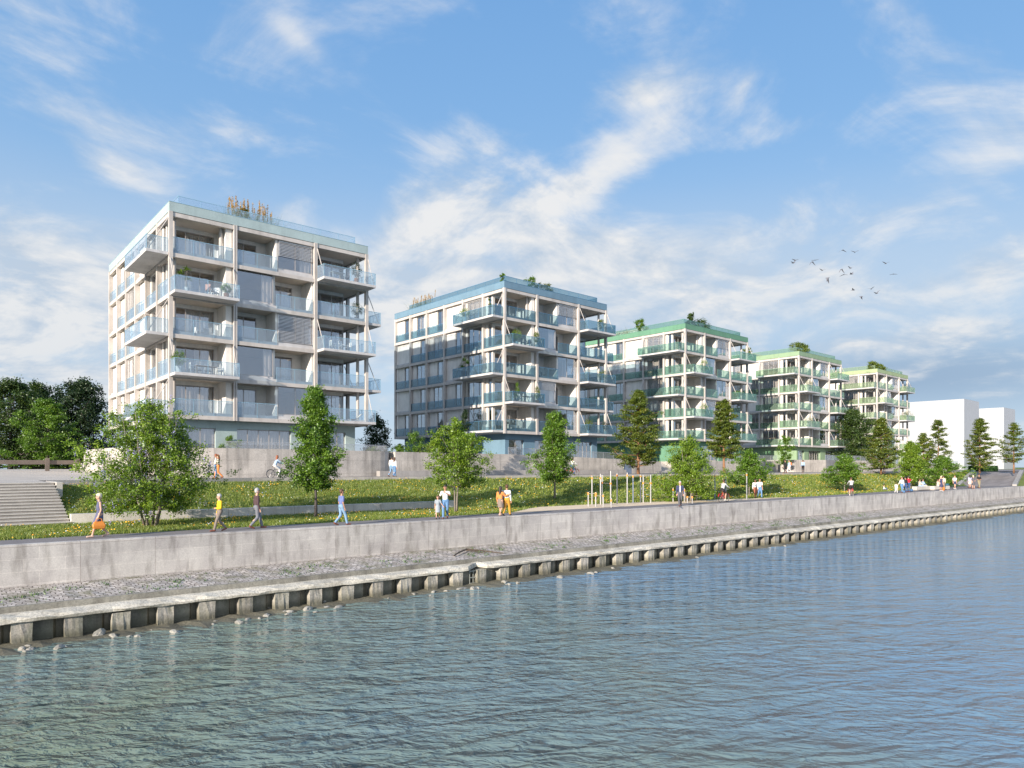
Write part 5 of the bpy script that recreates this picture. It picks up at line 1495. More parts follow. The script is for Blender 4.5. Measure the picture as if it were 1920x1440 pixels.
    for a in (1, -1):
        hp, kn, an, to = L[a]
        sc = [(S(an[0], an[1] - .03, an[2] - .035), S(*to), .046 * s, .038 * s), (S(an[0], an[1], an[2] + .01), S(an[0], an[1], an[2] - .03), .044 * s, .045 * s)]
        link('shoe', remeshed('shoe', sc, vox * .8, [shoe_m[shoes]]), P)
    return P, A, s

LFT = (-1, .043); RGT = (1, -.043); CAM = (-FW[0], -FW[1]); AWY = FW
# --- promenade, from the left
P, A, s_ = person('woman with short blond hair in a slate blue sleeveless dress walking left along the promenade', 187, 1007, h=1.76, face=LFT, top='slate', bottom='slate', wear='dress', sleeves='none', shoes='nude', hair='blond', arms=('down', 'down'), female=True, phase=-1)
# handbag held in the left hand
sh, el, wr = A[-1]
def world_of(Pe, p):
    c, s = math.cos(Pe.rotation_euler.z), math.sin(Pe.rotation_euler.z)
    return (Pe.location.x + c * p[0] - s * p[1], Pe.location.y + s * p[0] + c * p[1], Pe.location.z + p[2])
wp = world_of(P, Vector(A[-1][2]) * s_)
hb = empty('handbag', (wp[0], wp[1] - .03, wp[2] - .13), 0.0); tag(hb, 'large orange leather handbag carried by the blond woman in the slate dress', 'handbag')
m = MB(); m.v += [(-.19, -.09, -.38), (.19, -.09, -.38), (.19, .09, -.38), (-.19, .09, -.38), (-.24, -.10, -.24), (.24, -.10, -.24), (.24, .10, -.24), (-.24, .10, -.24), (-.17, -.03, -.07), (.17, -.03, -.07), (.17, .03, -.07), (-.17, .03, -.07)]
m.f += [(3, 2, 1, 0), (8, 9, 10, 11)] + [(a + k, a + (k + 1) % 4, a + 4 + (k + 1) % 4, a + 4 + k) for a in (0, 4) for k in range(4)]; m.m += [0] * 10
m.build('bag_body', bag_m, hb, bevel=.025)
for yy in (-.045, .045):
    m = MB(); m.tube([(-.11, yy, -.08), (-.09, yy * .6, .02), (0, yy * .3, .055), (.09, yy * .6, .02), (.11, yy, -.08)], .012, 6); m.build('handle', bag_m, hb)
person('older man with white hair in a bright yellow sweater and taupe trousers, looking left', 412, 996, h=1.64, face=LFT, top='yellow', bottom='taupe', hair='grey', arms=('down', 'belly'), phase=-1)
person('grey haired man in a plum brown jacket and grey trousers striding right', 481, 991, h=1.84, face=RGT, top='brown', bottom='grey', hair='grey', arms=('down', 'down'), phase=-1)
person('dark haired man in a blue short sleeved shirt and light jeans facing right', 640, 985, h=1.74, face=RGT, top='blue', bottom='ljeans', sleeves='short', arms=('down', 'down'), skin='tan', pose='walk', phase=1)
person('child in a short grey dress holding the hand of the man in the white shirt', 821, 973, h=1.27, face=CAM, top='greyd', bottom='greyd', wear='dress', sleeves='short', shoes='dark', hair='brown', child=True, female=True, hairlen=.4, arms=('down', 'hand'))
person('man in a white shirt and blue jeans walking hand in hand with a child', 835, 972.5, h=1.83, face=CAM, top='white', bottom='jeans', sleeves='short', hair='black', skin='tan', arms=('hand', 'point'))
person('woman with long dark hair in an orange top and short taupe skirt', 938, 968, h=1.70, face=(.9, .43), top='orange', bottom='taupe', wear='skirt', sleeves='long', hair='black', hairlen=1.2, shoes='nude', arms=('across', 'down'), female=True, phase=-1)
person('man in a white shirt and mustard trousers beside the woman in the orange top', 950, 967.5, h=1.80, face=(.9, .43), top='white', bottom='mustard', shoes='dark', hair='brown', skin='tan')
person('grey haired man in an open navy jacket over a white shirt, by the fitness area', 1275, 949.5, h=1.80, face=(-.75, -.66), top='navy', layer='white', bottom='dgrey', hair='grey', arms=('down', 'down'))
person('man in a white shirt and rust coloured trousers beside the man in jeans', 1416, 934, h=1.70, face=CAM, top='white', bottom='rust', shoes='dark', hair='black', skin='dark')
person('man in a white t shirt and blue jeans walking towards the camera', 1424.5, 934, h=1.76, face=CAM, top='white', bottom='jeans', sleeves='short', shoes='dark', hair='black', skin='tan', phase=-1)
# right hand groups
G2 = 'people near the ramp'
person('small child sitting on the grass of the bank in a white top', 1657, 919.5, h=1.25, face=(.4, -.9), top='white', bottom='djeans', pose='ground', arms=('knee', 'knee'), child=True, group=G2, z=.08)
person('toddler in white clothes reaching up to the hand of the woman in white', 1680, 925, h=1.12, face=RGT, top='white', bottom='white', child=True, sleeves='long', arms=('down', 'fwd'), group=G2, shoes='dark')
person('woman in a white blouse and blue jeans bending an arm towards the toddler', 1691, 924, h=1.70, face=CAM, top='white', bottom='jeans', female=True, hairlen=.7, arms=('hand', 'down'), group=G2)
person('person in a black top standing between the woman in white and the red shirt', 1697.5, 923, h=1.72, face=AWY, top='black', bottom='djeans', hair='black', group=G2, pose='stand')
person('person in a red shirt and blue trousers seen from behind', 1703.5, 922.5, h=1.78, face=AWY, top='red', bottom='djeans', hair='black', sleeves='short', group=G2, pose='stand', arms=('across', 'down'))
def seated(px, py, lab, **k):
    person(lab, px, py, pose='sit', face=(.75, -.66), arms=('knee', 'knee'), group=G2, seat=.42, **k)
seated(1724, 919.0, 'person in a cream shirt and light jeans sitting on the left concrete bench', top='cream', bottom='lblue', h=1.75, hair='brown')
seated(1730, 918.7, 'person in a pale blue shirt and cream trousers sitting on the left concrete bench', top='lblue', bottom='cream', h=1.75, hair='brown')
seated(1758, 917.8, 'person in a cream top sitting on the right concrete bench', top='cream', bottom='cream', h=1.65, hair='brown')
person('blond woman in a short navy dress with bare legs standing by the right bench', 1764.5, 921, h=1.74, face=CAM, top='navy', bottom='navy', wear='dress', sleeves='none', hair='blond', hairlen=.6, female=True, shoes='white', group=G2, pose='stand')
person('person in a cream shirt standing directly behind the blond woman in navy', 1769, 919.5, h=1.74, face=AWY, top='cream', bottom='taupe', hair='brown', group=G2, pose='stand')
person('person in a white shirt and navy shorts walking alone right of the benches', 1790, 917.5, h=1.74, face=CAM, top='white', bottom='navy', wear='shorts', sleeves='short', hair='black', shoes='white', group=G2)
person('woman in a lavender top and long white skirt at the foot of the ramp', 1818.5, 915, h=1.70, face=AWY, top='lav', bottom='white', wear='skirt', hair='black', hairlen=1, female=True, group=G2, pose='stand')
person('person in a dark grey dress at the foot of the ramp', 1825, 917, h=1.70, face=AWY, top='dgrey', bottom='dgrey', wear='dress', hair='blond', female=True, group=G2, pose='stand', sleeves='short')
person('person in a black shirt and khaki trousers at the foot of the ramp', 1835.5, 915.5, h=1.80, face=CAM, top='black', bottom='khaki', skin='tan', hair='brown', group=G2, sleeves='short', arms=('belly', 'belly'))
# upper path
GP3 = 'people on the upper path'
person('person in a white shirt and blue trousers hugging a woman at the retaining wall', 404.5, D=53.0, z=PATH_Z, h=1.86, face=(.95, -.3), top='white', bottom='jeans', sleeves='short', hair='red', arms=('belly', 'belly'), group=GP3, pose='stand')
person('woman in a cream top and coral trousers hugging the person in white by the wall', 409.5, D=52.9, z=PATH_Z, h=1.80, face=(-.95, .3), top='cream', bottom='orange', wear='trousers', hair='red', hairlen=1, female=True, arms=('belly', 'belly'), group=GP3, pose='walk')
person('man in a white shirt and light jeans walking with a woman by the low ledge', 734, D=61.0, z=PATH_Z, h=1.80, face=(.95, .3), top='white', bottom='ljeans', hair='black', group=GP3, skin='tan')
person('long haired woman in a white top and jeans beside a man by the low ledge', 739.5, D=60.6, z=PATH_Z, h=1.70, face=(.95, .3), top='white', bottom='jeans', hair='brown', hairlen=1, female=True, group=GP3, phase=-1)
person('man in a black suit walking on the upper path in front of the shaded wall', 1472.5, D=95, z=PATH_Z, h=1.80, face=(.3, .95), top='black', bottom='black', hair='brown', group=GP3)
person('person in a pale blue shirt and white trousers with an orange backpack, upper path', 1480, D=95.2, z=PATH_Z, h=1.74, face=(-.95, .3), top='lblue', bottom='white', hair='brown', group=GP3)
X, Y = at(1482.5, 95.1); m = MB(); m.ball((0, 0, 0), (.17, .17, .26), 0, 10, 7); o = m.build('backpack', plain('orange_nylon', (.70, .18, .02), .6), None, (X, Y, PATH_Z + 1.25), smooth=True); tag(o, 'orange backpack on the back of the person in white trousers', 'backpack')
person('man in a pale blue shirt and black trousers alone on the upper path', 1505.5, D=97, z=PATH_Z, h=1.80, face=AWY, top='lblue', bottom='black', hair='brown', group=GP3, pose='stand')
person('dark clothed person beside the trunk in front of the lime green block', 1658, D=97, z=PATH_Z, h=1.6, face=AWY, top='dgrey', bottom='black', hair='black', group=GP3, pose='stand')

# --- bicycles
tyre_m = plain('tyre_rubber', (.02, .02, .02), .8); spoke_m = plain('spoke_steel', (.45, .45, .46), .4, .6)
def bicycle(label, xy, z, face, col, group='bicycles'):
    rz = math.atan2(face[1], face[0]) - math.pi / 2
    B = empty('bicycle', (xy[0], xy[1], z), rz); tag(B, label, 'bicycle', group)
    fm = plain('bike_paint_' + '_'.join(str(int(c * 99)) for c in col), col, .35)
    for yy in (-.53, .53):
        w = MB()
        w.torus((0, yy, .35), .325, .022, 28, 6); wheel = w.build('wheel', tyre_m, B)
        sp = MB(); sp.torus((0, yy, .35), .30, .010, 28, 5)
        for k in range(10):
            a = math.pi * 2 * k / 10; sp.tube([(0, yy, .35), (0, yy + .3 * math.cos(a), .35 + .3 * math.sin(a))], .0035, 3, cap=False)
        sp.tube([(-.04, yy, .35), (.04, yy, .35)], .022, 8); sp.build('rim', spoke_m, wheel)
        mg = MB()
        for k in range(9):
            a0 = math.radians(10 + 150 * k / 9); a1 = math.radians(10 + 150 * (k + 1) / 9); R_ = .365
            mg.quad((-.03, yy + R_ * math.cos(a0), .35 + R_ * math.sin(a0)), (.03, yy + R_ * math.cos(a0), .35 + R_ * math.sin(a0)), (.03, yy + R_ * math.cos(a1), .35 + R_ * math.sin(a1)), (-.03, yy + R_ * math.cos(a1), .35 + R_ * math.sin(a1)))
        mg.build('mudguard', fm, B)
    f = MB()
    bb = (0, -.06, .30); st = (0, -.24, .82); hd_ = (0, .36, .86); hb_ = (0, .40, .66)
    for a, b, r in ((bb, st, .017), (bb, hb_, .022), ((0, -.2, .68), (0, .37, .78), .018), (hb_, hd_, .02), ((.03, -.53, .35), (.02, -.06, .30), .012), ((-.03, -.53, .35), (-.02, -.06, .30), .012), ((.03, -.53, .35), (0, -.2, .72), .01), ((-.03, -.53, .35), (0, -.2, .72), .01)):
        f.tube([a, b], r, 6)
    f.build('frame', fm, B)
    k = MB(); k.tube([hb_, (.04, .46, .55), (.04, .53, .35)], .013, 6); k.tube([hb_, (-.04, .46, .55), (-.04, .53, .35)], .013, 6); k.build('fork', fm, B)
    h_ = MB(); h_.tube([hd_, (0, .36, 1.02)], .014, 6); h_.tube([(-.28, .20, 1.04), (-.2, .32, 1.05), (0, .37, 1.03), (.2, .32, 1.05), (.28, .20, 1.04)], .013, 6); h_.build('handlebar', steel_m, B)
    s = MB(); s.tube([st, (0, -.25, .90)], .014, 6); s.ball((0, -.27, .93), (.09, .13, .035), 0, 10, 6); s.build('saddle', tyre_m, B)
    c = MB(); c.tube([(.05, -.06, .30), (.05, -.02, .14)], .01, 5); c.tube([(-.05, -.06, .30), (-.05, -.10, .46)], .01, 5); c.box(.05, .14, -.06, .02, .125, .145); c.box(-.14, -.05, -.14, -.06, .455, .475); c.tube([(-.012, -.06, .3), (.012, -.06, .3)], .085, 14); c.build('crank', spoke_m, B)
    return B
xy = at(520, 53.8)
person('woman with long auburn hair in a denim jacket and white trousers riding a dark bicycle', 0, xy=xy, z=PATH_Z, h=1.74, face=(.99, .0), top='lblue', bottom='white', hair='red', hairlen=1.3, female=True, pose='bike', arms=('bars', 'bars'), shoes='white', group=GP3)
bicycle('slim dark bicycle ridden by the woman with long auburn hair', xy, PATH_Z, (.99, 0), (.05, .07, .10))
xy = atz(1357, 941.5, .065)
person('cyclist in a light grey top and black shorts riding a red bicycle', 0, xy=xy, z=.065, h=1.78, face=(.95, .05), top='lgrey', bottom='black', wear='shorts', hair='brown', pose='bike', arms=('bars', 'bars'), shoes='white', female=True)
bicycle('red bicycle ridden along the promenade by the cyclist in grey', xy, .065, (.95, .05), (.55, .02, .03))
xy = atz(1594.5, 929, .065)
person('person in a light grey top and black shorts astride a red bicycle, seen from behind', 0, xy=xy, z=.065, h=1.76, face=(.80, .60), top='lgrey', bottom='black', wear='shorts', hair='brown', pose='astride', arms=('bars', 'bars'), shoes='white')
bicycle('red bicycle pointing away up the bank, held by the person in black shorts', xy, .065, (.80, .60), (.55, .02, .03))
xy = at(1074, 67)
bicycle('red bicycle on the upper path behind the narrow twin stemmed tree', xy, PATH_Z, (1, 0), (.60, .02, .04))
person('cyclist in white and dark clothes half hidden by the narrow twin stemmed tree', 0, xy=xy, z=PATH_Z, h=1.70, face=(1, 0), top='white', bottom='djeans', hair='brown', pose='bike', arms=('bars', 'bars'), group=GP3)

# --- bags and benches on the right
def bag(label, px, py, col, w=.5, h=.34, z=.065):
    X, Y = atz(px, py, z); m = MB(); m.ball((0, 0, h * .5), (w * .5, w * .32, h * .5), 0, 12, 8); m.tube([(-.1, 0, h * .9), (0, 0, h * 1.25), (.1, 0, h * .9)], .015, 5)
    tag(m.build('bag', plain('bag_' + label.split()[0] + label.split()[1], col, .7), None, (X, Y, z), smooth=True), label, 'bag', 'bags on the promenade')
bag('blue round bag on the ground right of the red shirt', 1709, 922, (.06, .14, .28))
bag('small blue bag on the ground left of the red shirt', 1695, 924.5, (.08, .17, .32), .38, .3)
bag('orange tote bag beside the blond woman in navy', 1769, 920.5, (.70, .22, .03), .42, .5)
bag('dark teal bag lying behind the right bench', 1776, 911.5, (.03, .12, .17), .8, .4, .3)
bench_m = concrete('bench_concrete', (.58, .55, .50), .15, .15, .1)
for px0, px1, py, lab in ((1719, 1749, 920, 'left concrete block bench with two people sitting on it'), (1752, 1781, 919.3, 'right concrete block bench next to the blond woman in navy')):
    a = atz(px0, py, .065); c = atz(px1, py - 1.1, .065); L_ = math.hypot(c[0] - a[0], c[1] - a[1]); rz = math.atan2(c[1] - a[1], c[0] - a[0])
    E = empty('bench', (a[0], a[1], .065), rz); tag(E, lab, 'bench', 'concrete benches')
    m = MB(); m.box(0, L_, .0, .55, .07, .48); m.build('seat', bench_m, E, bevel=.02)
    for t in (.12, L_ - .5): m = MB(); m.box(t, t + .38, .06, .49, 0, .068); m.build('foot', kerb_m, E)

# ================================================================ fitness bars
tube_m = plain('brushed_post_metal', (.46, .45, .44), .35, .6); dkpost_m = plain('blue_grey_post', (.20, .24, .30), .4, .3); clamp_m = plain('orange_clamp', (.80, .30, .04), .5)
def post_at(px, pyb): return atz(px, pyb, .07)
FG = 'fitness bars on the sand'
def rig(label, posts, bars, dark=()):
    """posts: (px, py_base, height); bars: (i, j, z)"""
    pp = [post_at(p[0], p[1]) for p in posts]
    E = empty('fitness_bars', (pp[0][0], pp[0][1], .07)); tag(E, label, 'fitness bars', FG); ox, oy = pp[0]
    posts = [(p[0], p[1], p[2] * .92) for p in posts]; bars = [(i, j, z * .92) for i, j, z in bars]
    ck = {}
    for i, j, z in bars: ck.setdefault(i, set()).add(z); ck.setdefault(j, set()).add(z)
    for i, (p, q) in enumerate(zip(posts, pp)):
        m = MB(); m.tube([(q[0] - ox, q[1] - oy, -.1), (q[0] - ox, q[1] - oy, p[2])], .052, 10); o = m.build('post', dkpost_m if i in dark else tube_m, E)
        m = MB()
        for z in sorted(ck.get(i, {p[2] - .18})): m.tube([(q[0] - ox, q[1] - oy, z - .07), (q[0] - ox, q[1] - oy, z + .07)], .066, 10)
        m.build('clamp', clamp_m, o)
    for i, j, z in bars:
        a, b = pp[i], pp[j]; m = MB(); m.tube([(a[0] - ox, a[1] - oy, z), (b[0] - ox, b[1] - oy, z)], .02, 8); m.build('crossbar', tube_m, E)
    return E
rig('tall pull up bars at the left end of the fitness area', [(1110, 946, 2.35), (1126, 946, 2.50), (1129, 944, 2.40), (1145, 946.5, 2.75), (1157, 945, 2.55), (1176, 945, 2.60)], [(0, 1, 2.15), (2, 3, 1.72), (4, 5, 2.35)])
rig('tall pull up bars at the right end of the left fitness group', [(1187, 943, 2.40), (1201, 942, 2.40), (1206, 943, 2.40), (1220, 943, 2.40)], [(0, 1, 2.25), (2, 3, 1.68)], dark=(0,))
rig('low parallel bars in front of the tall pull up bars', [(1103, 949.5, 1.12), (1117, 950, 1.12), (1131, 951, .98), (1146, 951.5, .72)], [(0, 1, 1.0), (1, 2, .86)])
rig('short training posts behind the man in the navy jacket', [(1262, 941, 1.25), (1283, 941, 1.2), (1294, 939, 1.0), (1306, 938, 1.0)], [])
rig('small low bar with orange rail behind the man in the navy jacket', [(1289, 943, .55), (1298, 943.5, .6)], [(0, 1, .5)])
rig('wide high swing frame behind the cyclist in grey', [(1340.5, 936, 2.35), (1361, 934, 2.42), (1400, 937, 2.50)], [(1, 2, 2.3)], dark=(0, 1))

# ================================================================ balcony furniture
fur_w = plain('white_garden_metal', (.68, .66, .64), .5); fur_d = plain('dark_garden_metal', (.10, .10, .12), .5); fur_p = plain('rose_cushion', (.45, .26, .22), .9); teak_m = plain('teak_wood', (.38, .22, .12), .7)
def chair(label, i, x, y, lv, rz, mat, seatm=None):
    E = empty('garden_chair', bpos(i, x, y, lv), rz); tag(E, label, 'chair', 'garden chairs on the balconies')
    m = MB(); m.box(-.25, .25, -.24, .24, .42, .47); m.build('seat', seatm or mat, E, bevel=.01)
    m = MB(); m.prism([(-.25, .20), (.25, .20), (.25, .24), (-.25, .24)], .473, .95); m.build('backrest', seatm or mat, E, bevel=.01)
    for a in (-.22, .22):
        for b_ in (-.2, .2): m = MB(); m.box(a - .02, a + .02, b_ - .02, b_ + .02, 0, .418); m.build('leg', mat, E)
        m = MB(); m.box(a - .025, a + .025, -.22, .195, .64, .67); m.box(a - .015, a + .015, -.2, -.17, .473, .638); m.build('armrest', mat, E)
def table(label, i, x, y, lv, rz, w, d, mat, h=.74):
    E = empty('garden_table', bpos(i, x, y, lv), rz); tag(E, label, 'table', 'garden tables on the balconies')
    m = MB(); m.box(-w / 2, w / 2, -d / 2, d / 2, h - .04, h); m.build('tabletop', mat, E, bevel=.008)
    for a in (-w / 2 + .05, w / 2 - .05):
        for b_ in (-d / 2 + .05, d / 2 - .05): m = MB(); m.box(a - .025, a + .025, b_ - .025, b_ + .025, 0, h - .042); m.build('leg', mat, E)
chair('rose cushioned lounge chair on the fourth level balcony of the nearest block', 0, 2.9, -.75, 4, 2.2, fur_w, fur_p)
chair('pale lounge chair turned aside on the fourth level balcony of the nearest block', 0, 3.5, -.3, 4, -.8, fur_w)
table('long teak dining table on the second level balcony of the nearest block', 0, 2.6, -.75, 2, 0, 1.7, .75, teak_m)
for k, (x, y, r_, l) in enumerate(((1.55, -.75, 1.57, 'chair at the left end of the teak dining table'), (3.75, -.75, -1.57, 'chair at the right end of the teak dining table'), (2.2, -.15, 0, 'chair behind the left half of the teak dining table'), (3.0, -.15, 0, 'chair behind the right half of the teak dining table'))):
    chair('white garden ' + l, 0, x, y, 2, r_, fur_w)
table('grey garden table on the top right balcony of the nearest block', 0, 14.4, -.7, 5, 0, 1.3, .8, fur_w)
chair('dark folding chair on the top right balcony of the nearest block', 0, 15.4, -.6, 5, -1.8, fur_d)
chair('white high backed chair in the middle of the third level right balcony, nearest block', 0, 14.8, -.9, 3, .3, fur_w)
chair('white chair at the left of the third level right balcony, nearest block', 0, 14.0, -.6, 3, 1.6, fur_w)
chair('white chair seen edge on at the right of the third level right balcony, nearest block', 0, 15.6, -.6, 3, -1.6, fur_w)
for x in (2.4, 3.2, 3.9): chair('white chair in the third level loggia of the nearest block, ' + {2.4: 'leftmost', 3.2: 'middle', 3.9: 'rightmost'}[x], 0, x, 1.4, 3, x, fur_w)
E = empty('deck_chair', bpos(0, 16.2, -.7, 1), -.2); tag(E, 'pale reclining deck chair on the first level right balcony of the nearest block', 'deck chair')
m = MB(); m.v += [(-.6, -.28, .25), (.15, -.28, .22), (.15, .28, .22), (-.6, .28, .25), (.65, -.28, .75), (.65, .28, .75)]; m.f += [(0, 1, 2, 3), (1, 4, 5, 2)]; m.m += [0, 0]; m.build('sling', curtain_m, E)
for yy in (-.3, .3):
    m = MB(); m.tube([(-.65, yy, .26), (.15, yy, .21), (.68, yy, .78)], .02, 6); m.tube([(-.4, yy, 0), (.3, yy, .42)], .018, 6); m.tube([(.45, yy, 0), (-.15, yy, .24)], .018, 6); m.build('frame', fur_d, E)
chair('dark wicker chair left on the fourth level front balcony, blue block', 1, 2.3, -.7, 4, 1.2, fur_d)
chair('dark wicker chair right on the fourth level front balcony, blue block', 1, 3.2, -.7, 4, -1.2, fur_d)
table('brown dining table on the second level front balcony of the blue block', 1, 2.8, -.75, 2, 0, 1.6, .8, teak_m)
chair('white chair at the dining table on the second level front balcony, blue block', 1, 1.9, -.6, 2, 1.57, fur_w)
chair('dark chair in the third level loggia of the blue block', 1, 7.4, 1.2, 3, .5, fur_d)
def cushion_sofa(label, i, x, y, lv, w, h, rz=0):
    E = empty('outdoor_sofa', bpos(i, x, y, lv), rz); tag(E, label, 'sofa', 'outdoor sofas in the loggias')
    m = MB(); m.box(-w / 2, w / 2, -.35, .30, .06, .44); m.build('seat', curtain_m, E, bevel=.04)
    m = MB(); m.box(-w / 2, w / 2, .303, .5, .06, h); m.build('backrest', curtain_m, E, bevel=.04)
    for a in (-w / 2 + .1, w / 2 - .1): m = MB(); m.box(a - .04, a + .04, -.25, .35, 0, .058); m.build('foot', fur_d, E)
cushion_sofa('low white sofa in the first level loggia of the blue block', 1, 2.6, 1.1, 1, 1.5, .85)
cushion_sofa('tall backed white sofa at the right of the first level loggia of the blue block', 1, 3.9, 1.2, 1, .9, 1.35)
cushion_sofa('white sofa in the third level loggia of the dark green block', 2, 3.6, 1.2, 3, 1.3, 1.3)
cushion_sofa('white sofa in the first level loggia of the dark green block', 2, 3.6, 1.2, 1, 1.3, 1.35)
cushion_sofa('white sofa in the third level loggia of the leaf green block', 3, 3.6, 1.2, 3, 1.3, 1.35)
cushion_sofa('white sofa in the first level loggia of the leaf green block', 3, 3.6, 1.2, 1, 1.3, 1.35)

# ================================================================ birds
bird_m = plain('grey_feather', (.16, .16, .18), .8)
BD = [(1488, 493, .9, .5, 'bird with one wing raised high, farthest left of the flock'), (1491, 488, .3, .2, 'small bird just above the farthest left one'), (1523, 491, -.7, .3, 'bird with drooping wings, second cluster from the left'), (1528, 488, .1, -.4, 'small flat winged bird above the droopy one'),
      (1542, 507, .5, .2, 'lone bird with shallow v wings, below the second cluster'), (1552, 521, -.9, .9, 'hook shaped bird lowest on the left of the flock'), (1580, 469, -.4, .0, 'bird with arched wings, topmost of the flock'), (1603, 473, .5, -.2, 'bird with spread v wings right of the topmost one'),
      (1578, 505, -.8, .3, 'bird with drooping wings in the middle cluster, left'), (1595, 503, .6, .3, 'bird with raised wings in the middle cluster, top right'), (1582, 515, -.2, -.7, 'flat winged bird in the middle cluster, bottom left'), (1597, 514, .9, .7, 'bird with high wings in the middle cluster, bottom right'),
      (1600, 544, .4, .9, 'left bird of the lowest group of four'), (1615, 556, -.5, .9, 'lowest bird of the whole flock'), (1633, 542, .6, -.9, 'third bird of the lowest group of four'), (1644, 550, 1.0, .3, 'rightmost bird of the lowest group, wing straight up'),
      (1661, 494, .5, .1, 'bird with v wings apart on the upper right'), (1675, 514, -.1, -.3, 'farthest right bird of the flock, gliding flat')]
for i, (px, py, lift, yaw, lab) in enumerate(BD):
    D = 118 + (i % 5) * 5; X, Y = at(px, D); z = HC + (HOR - py) * D / F_PX
    E = empty('bird', (X, Y, z), math.atan2(RT[1], RT[0]) + yaw); tag(E, lab, 'bird', 'flock of birds in the sky')
    m = MB(); m.tube([(0, -.30, -.01), (0, -.22, 0), (0, 0, .0), (0, .22, .02), (0, .34, .03), (0, .42, .02)], [.03, .05, .075, .05, .035, .008], 6); m.build('body', bird_m, E, smooth=True)
    for sgn in (-1, 1):
        l2 = lift * (1 if sgn > 0 or abs(lift) < .8 or lift < 0 else .25)
        m = MB(); x1, x2 = .32, .68
        z1, z2 = x1 * l2 * 1.1, x1 * l2 * 1.1 + (x2 - x1) * (l2 * .6 if lift > 0 else l2 * 1.6)
        a = [(0.03 * sgn, .12, .03), (0.03 * sgn, -.12, .02), (x1 * sgn, .16, z1), (x1 * sgn, -.08, z1), (x2 * sgn, .0, z2), (x2 * sgn * .98, -.06, z2)]
        b_ = [(p[0], p[1], p[2] + .02) for p in a]; m.v += a + b_
        m.f += [(0, 2, 3, 1), (2, 4, 5, 3), (6, 7, 9, 8), (8, 9, 11, 10), (0, 6, 8, 2), (2, 8, 10, 4), (1, 3, 9, 7), (3, 5, 11, 9), (4, 10, 11, 5), (0, 1, 7, 6)]; m.m += [0] * 10
        m.build('wing', bird_m, E)

bpy.data.scenes.remove(TMP)
# ================================================================ sky, sun, camera
SUN_AZ = math.radians(16.5); SUN_EL = math.radians(16.0)      # light travels towards +x, slightly away from the river
sd = Vector((-math.cos(SUN_AZ) * math.cos(SUN_EL), -math.sin(SUN_AZ) * math.cos(SUN_EL), math.sin(SUN_EL)))   # towards the sun
sl = bpy.data.lights.new('sun', 'SUN'); sl.energy = 4.6; sl.angle = math.radians(0.5); sl.color = (1.0, 0.88, 0.75)
so = bpy.data.objects.new('sun', sl); COL.objects.link(so); so.rotation_euler = (-sd).to_track_quat('-Z', 'Y').to_euler()
so.location = (-60, -20, 60)

W_ = bpy.data.worlds.new('World'); SC.world = W_; W_.use_nodes = True
nt = W_.node_tree; nt.nodes.clear()
out = nt.nodes.new('ShaderNodeOutputWorld'); bg = nt.nodes.new('ShaderNodeBackground')
sky = nt.nodes.new('ShaderNodeTexSky'); sky.sky_type = 'NISHITA'; sky.sun_disc = False
sky.sun_elevation = SUN_EL; sky.sun_rotation = math.atan2(sd.x, sd.y) % (2 * math.pi)
sky.altitude = 0; sky.air_density = 1.0; sky.dust_density = 0.6; sky.ozone_density = 2.0
tc = nt.nodes.new('ShaderNodeTexCoord'); sep = nt.nodes.new('ShaderNodeSeparateXYZ'); nt.links.new(tc.outputs['Generated'], sep.inputs[0])
dx, dy, dz = sep.outputs
az = math_(nt, 'ARCTAN2', dy, dx); el = math_(nt, 'ARCSINE', dz)
# blue of the clear air, paler towards the horizon
elp = math_(nt, 'MAXIMUM', el, 0.0)
clear = ramp(nt, math_(nt, 'DIVIDE', elp, 0.9), [(0.0, (3.1, 3.9, 4.7)), (0.16, (2.3, 3.5, 4.9)), (0.42, (1.3, 2.75, 4.85)), (0.85, (0.82, 2.1, 4.4))])
base = mixc(nt, 0.85, sky.outputs[0], clear)
# cloud layer projected on a high plane
den = math_(nt, 'ADD', math_(nt, 'MAXIMUM', dz, 0.0), 0.22)
cx = math_(nt, 'DIVIDE', dx, den); cy = math_(nt, 'DIVIDE', dy, den)
cv = nt.nodes.new('ShaderNodeCombineXYZ'); nt.links.new(cx, cv.inputs[0]); nt.links.new(cy, cv.inputs[1])
def cn(scale, detail, rough, dist, rot=0.0, stretch=(1, 1, 1), off=(0, 0, 0)):
    mp = nt.nodes.new('ShaderNodeMapping'); mp.inputs['Rotation'].default_value = (0, 0, rot); mp.inputs['Scale'].default_value = stretch; mp.inputs['Location'].default_value = off
    nt.links.new(cv.outputs[0], mp.inputs['Vector'])
    n = nt.nodes.new('ShaderNodeTexNoise'); n.inputs['Scale'].default_value = scale; n.inputs['Detail'].default_value = detail; n.inputs['Roughness'].default_value = rough; n.inputs['Distortion'].default_value = dist
    nt.links.new(mp.outputs[0], n.inputs['Vector']); return n.outputs['Fac']
puff = cn(2.6, 10.0, 0.60, 0.45, 0.4)
puff2 = cn(2.6, 10.0, 0.60, 0.45, 0.4, off=(0.07, 0.05, 0))     # sampled towards the sun, for lit and shaded sides
wisp = cn(2.6, 8.0, 0.62, 1.6, math.radians(35), (0.5, 1.5, 1))
broad = cn(0.7, 4.0, 0.5, 0.6)
def sdir(px, py):
    k = (px - 960) / F_PX; u = (HOR - py) / F_PX
    v = Vector((FW[0] + RT[0] * k, FW[1] + RT[1] * k, u)).normalized()
    return math.atan2(v.y, v.x), math.asin(v.z)
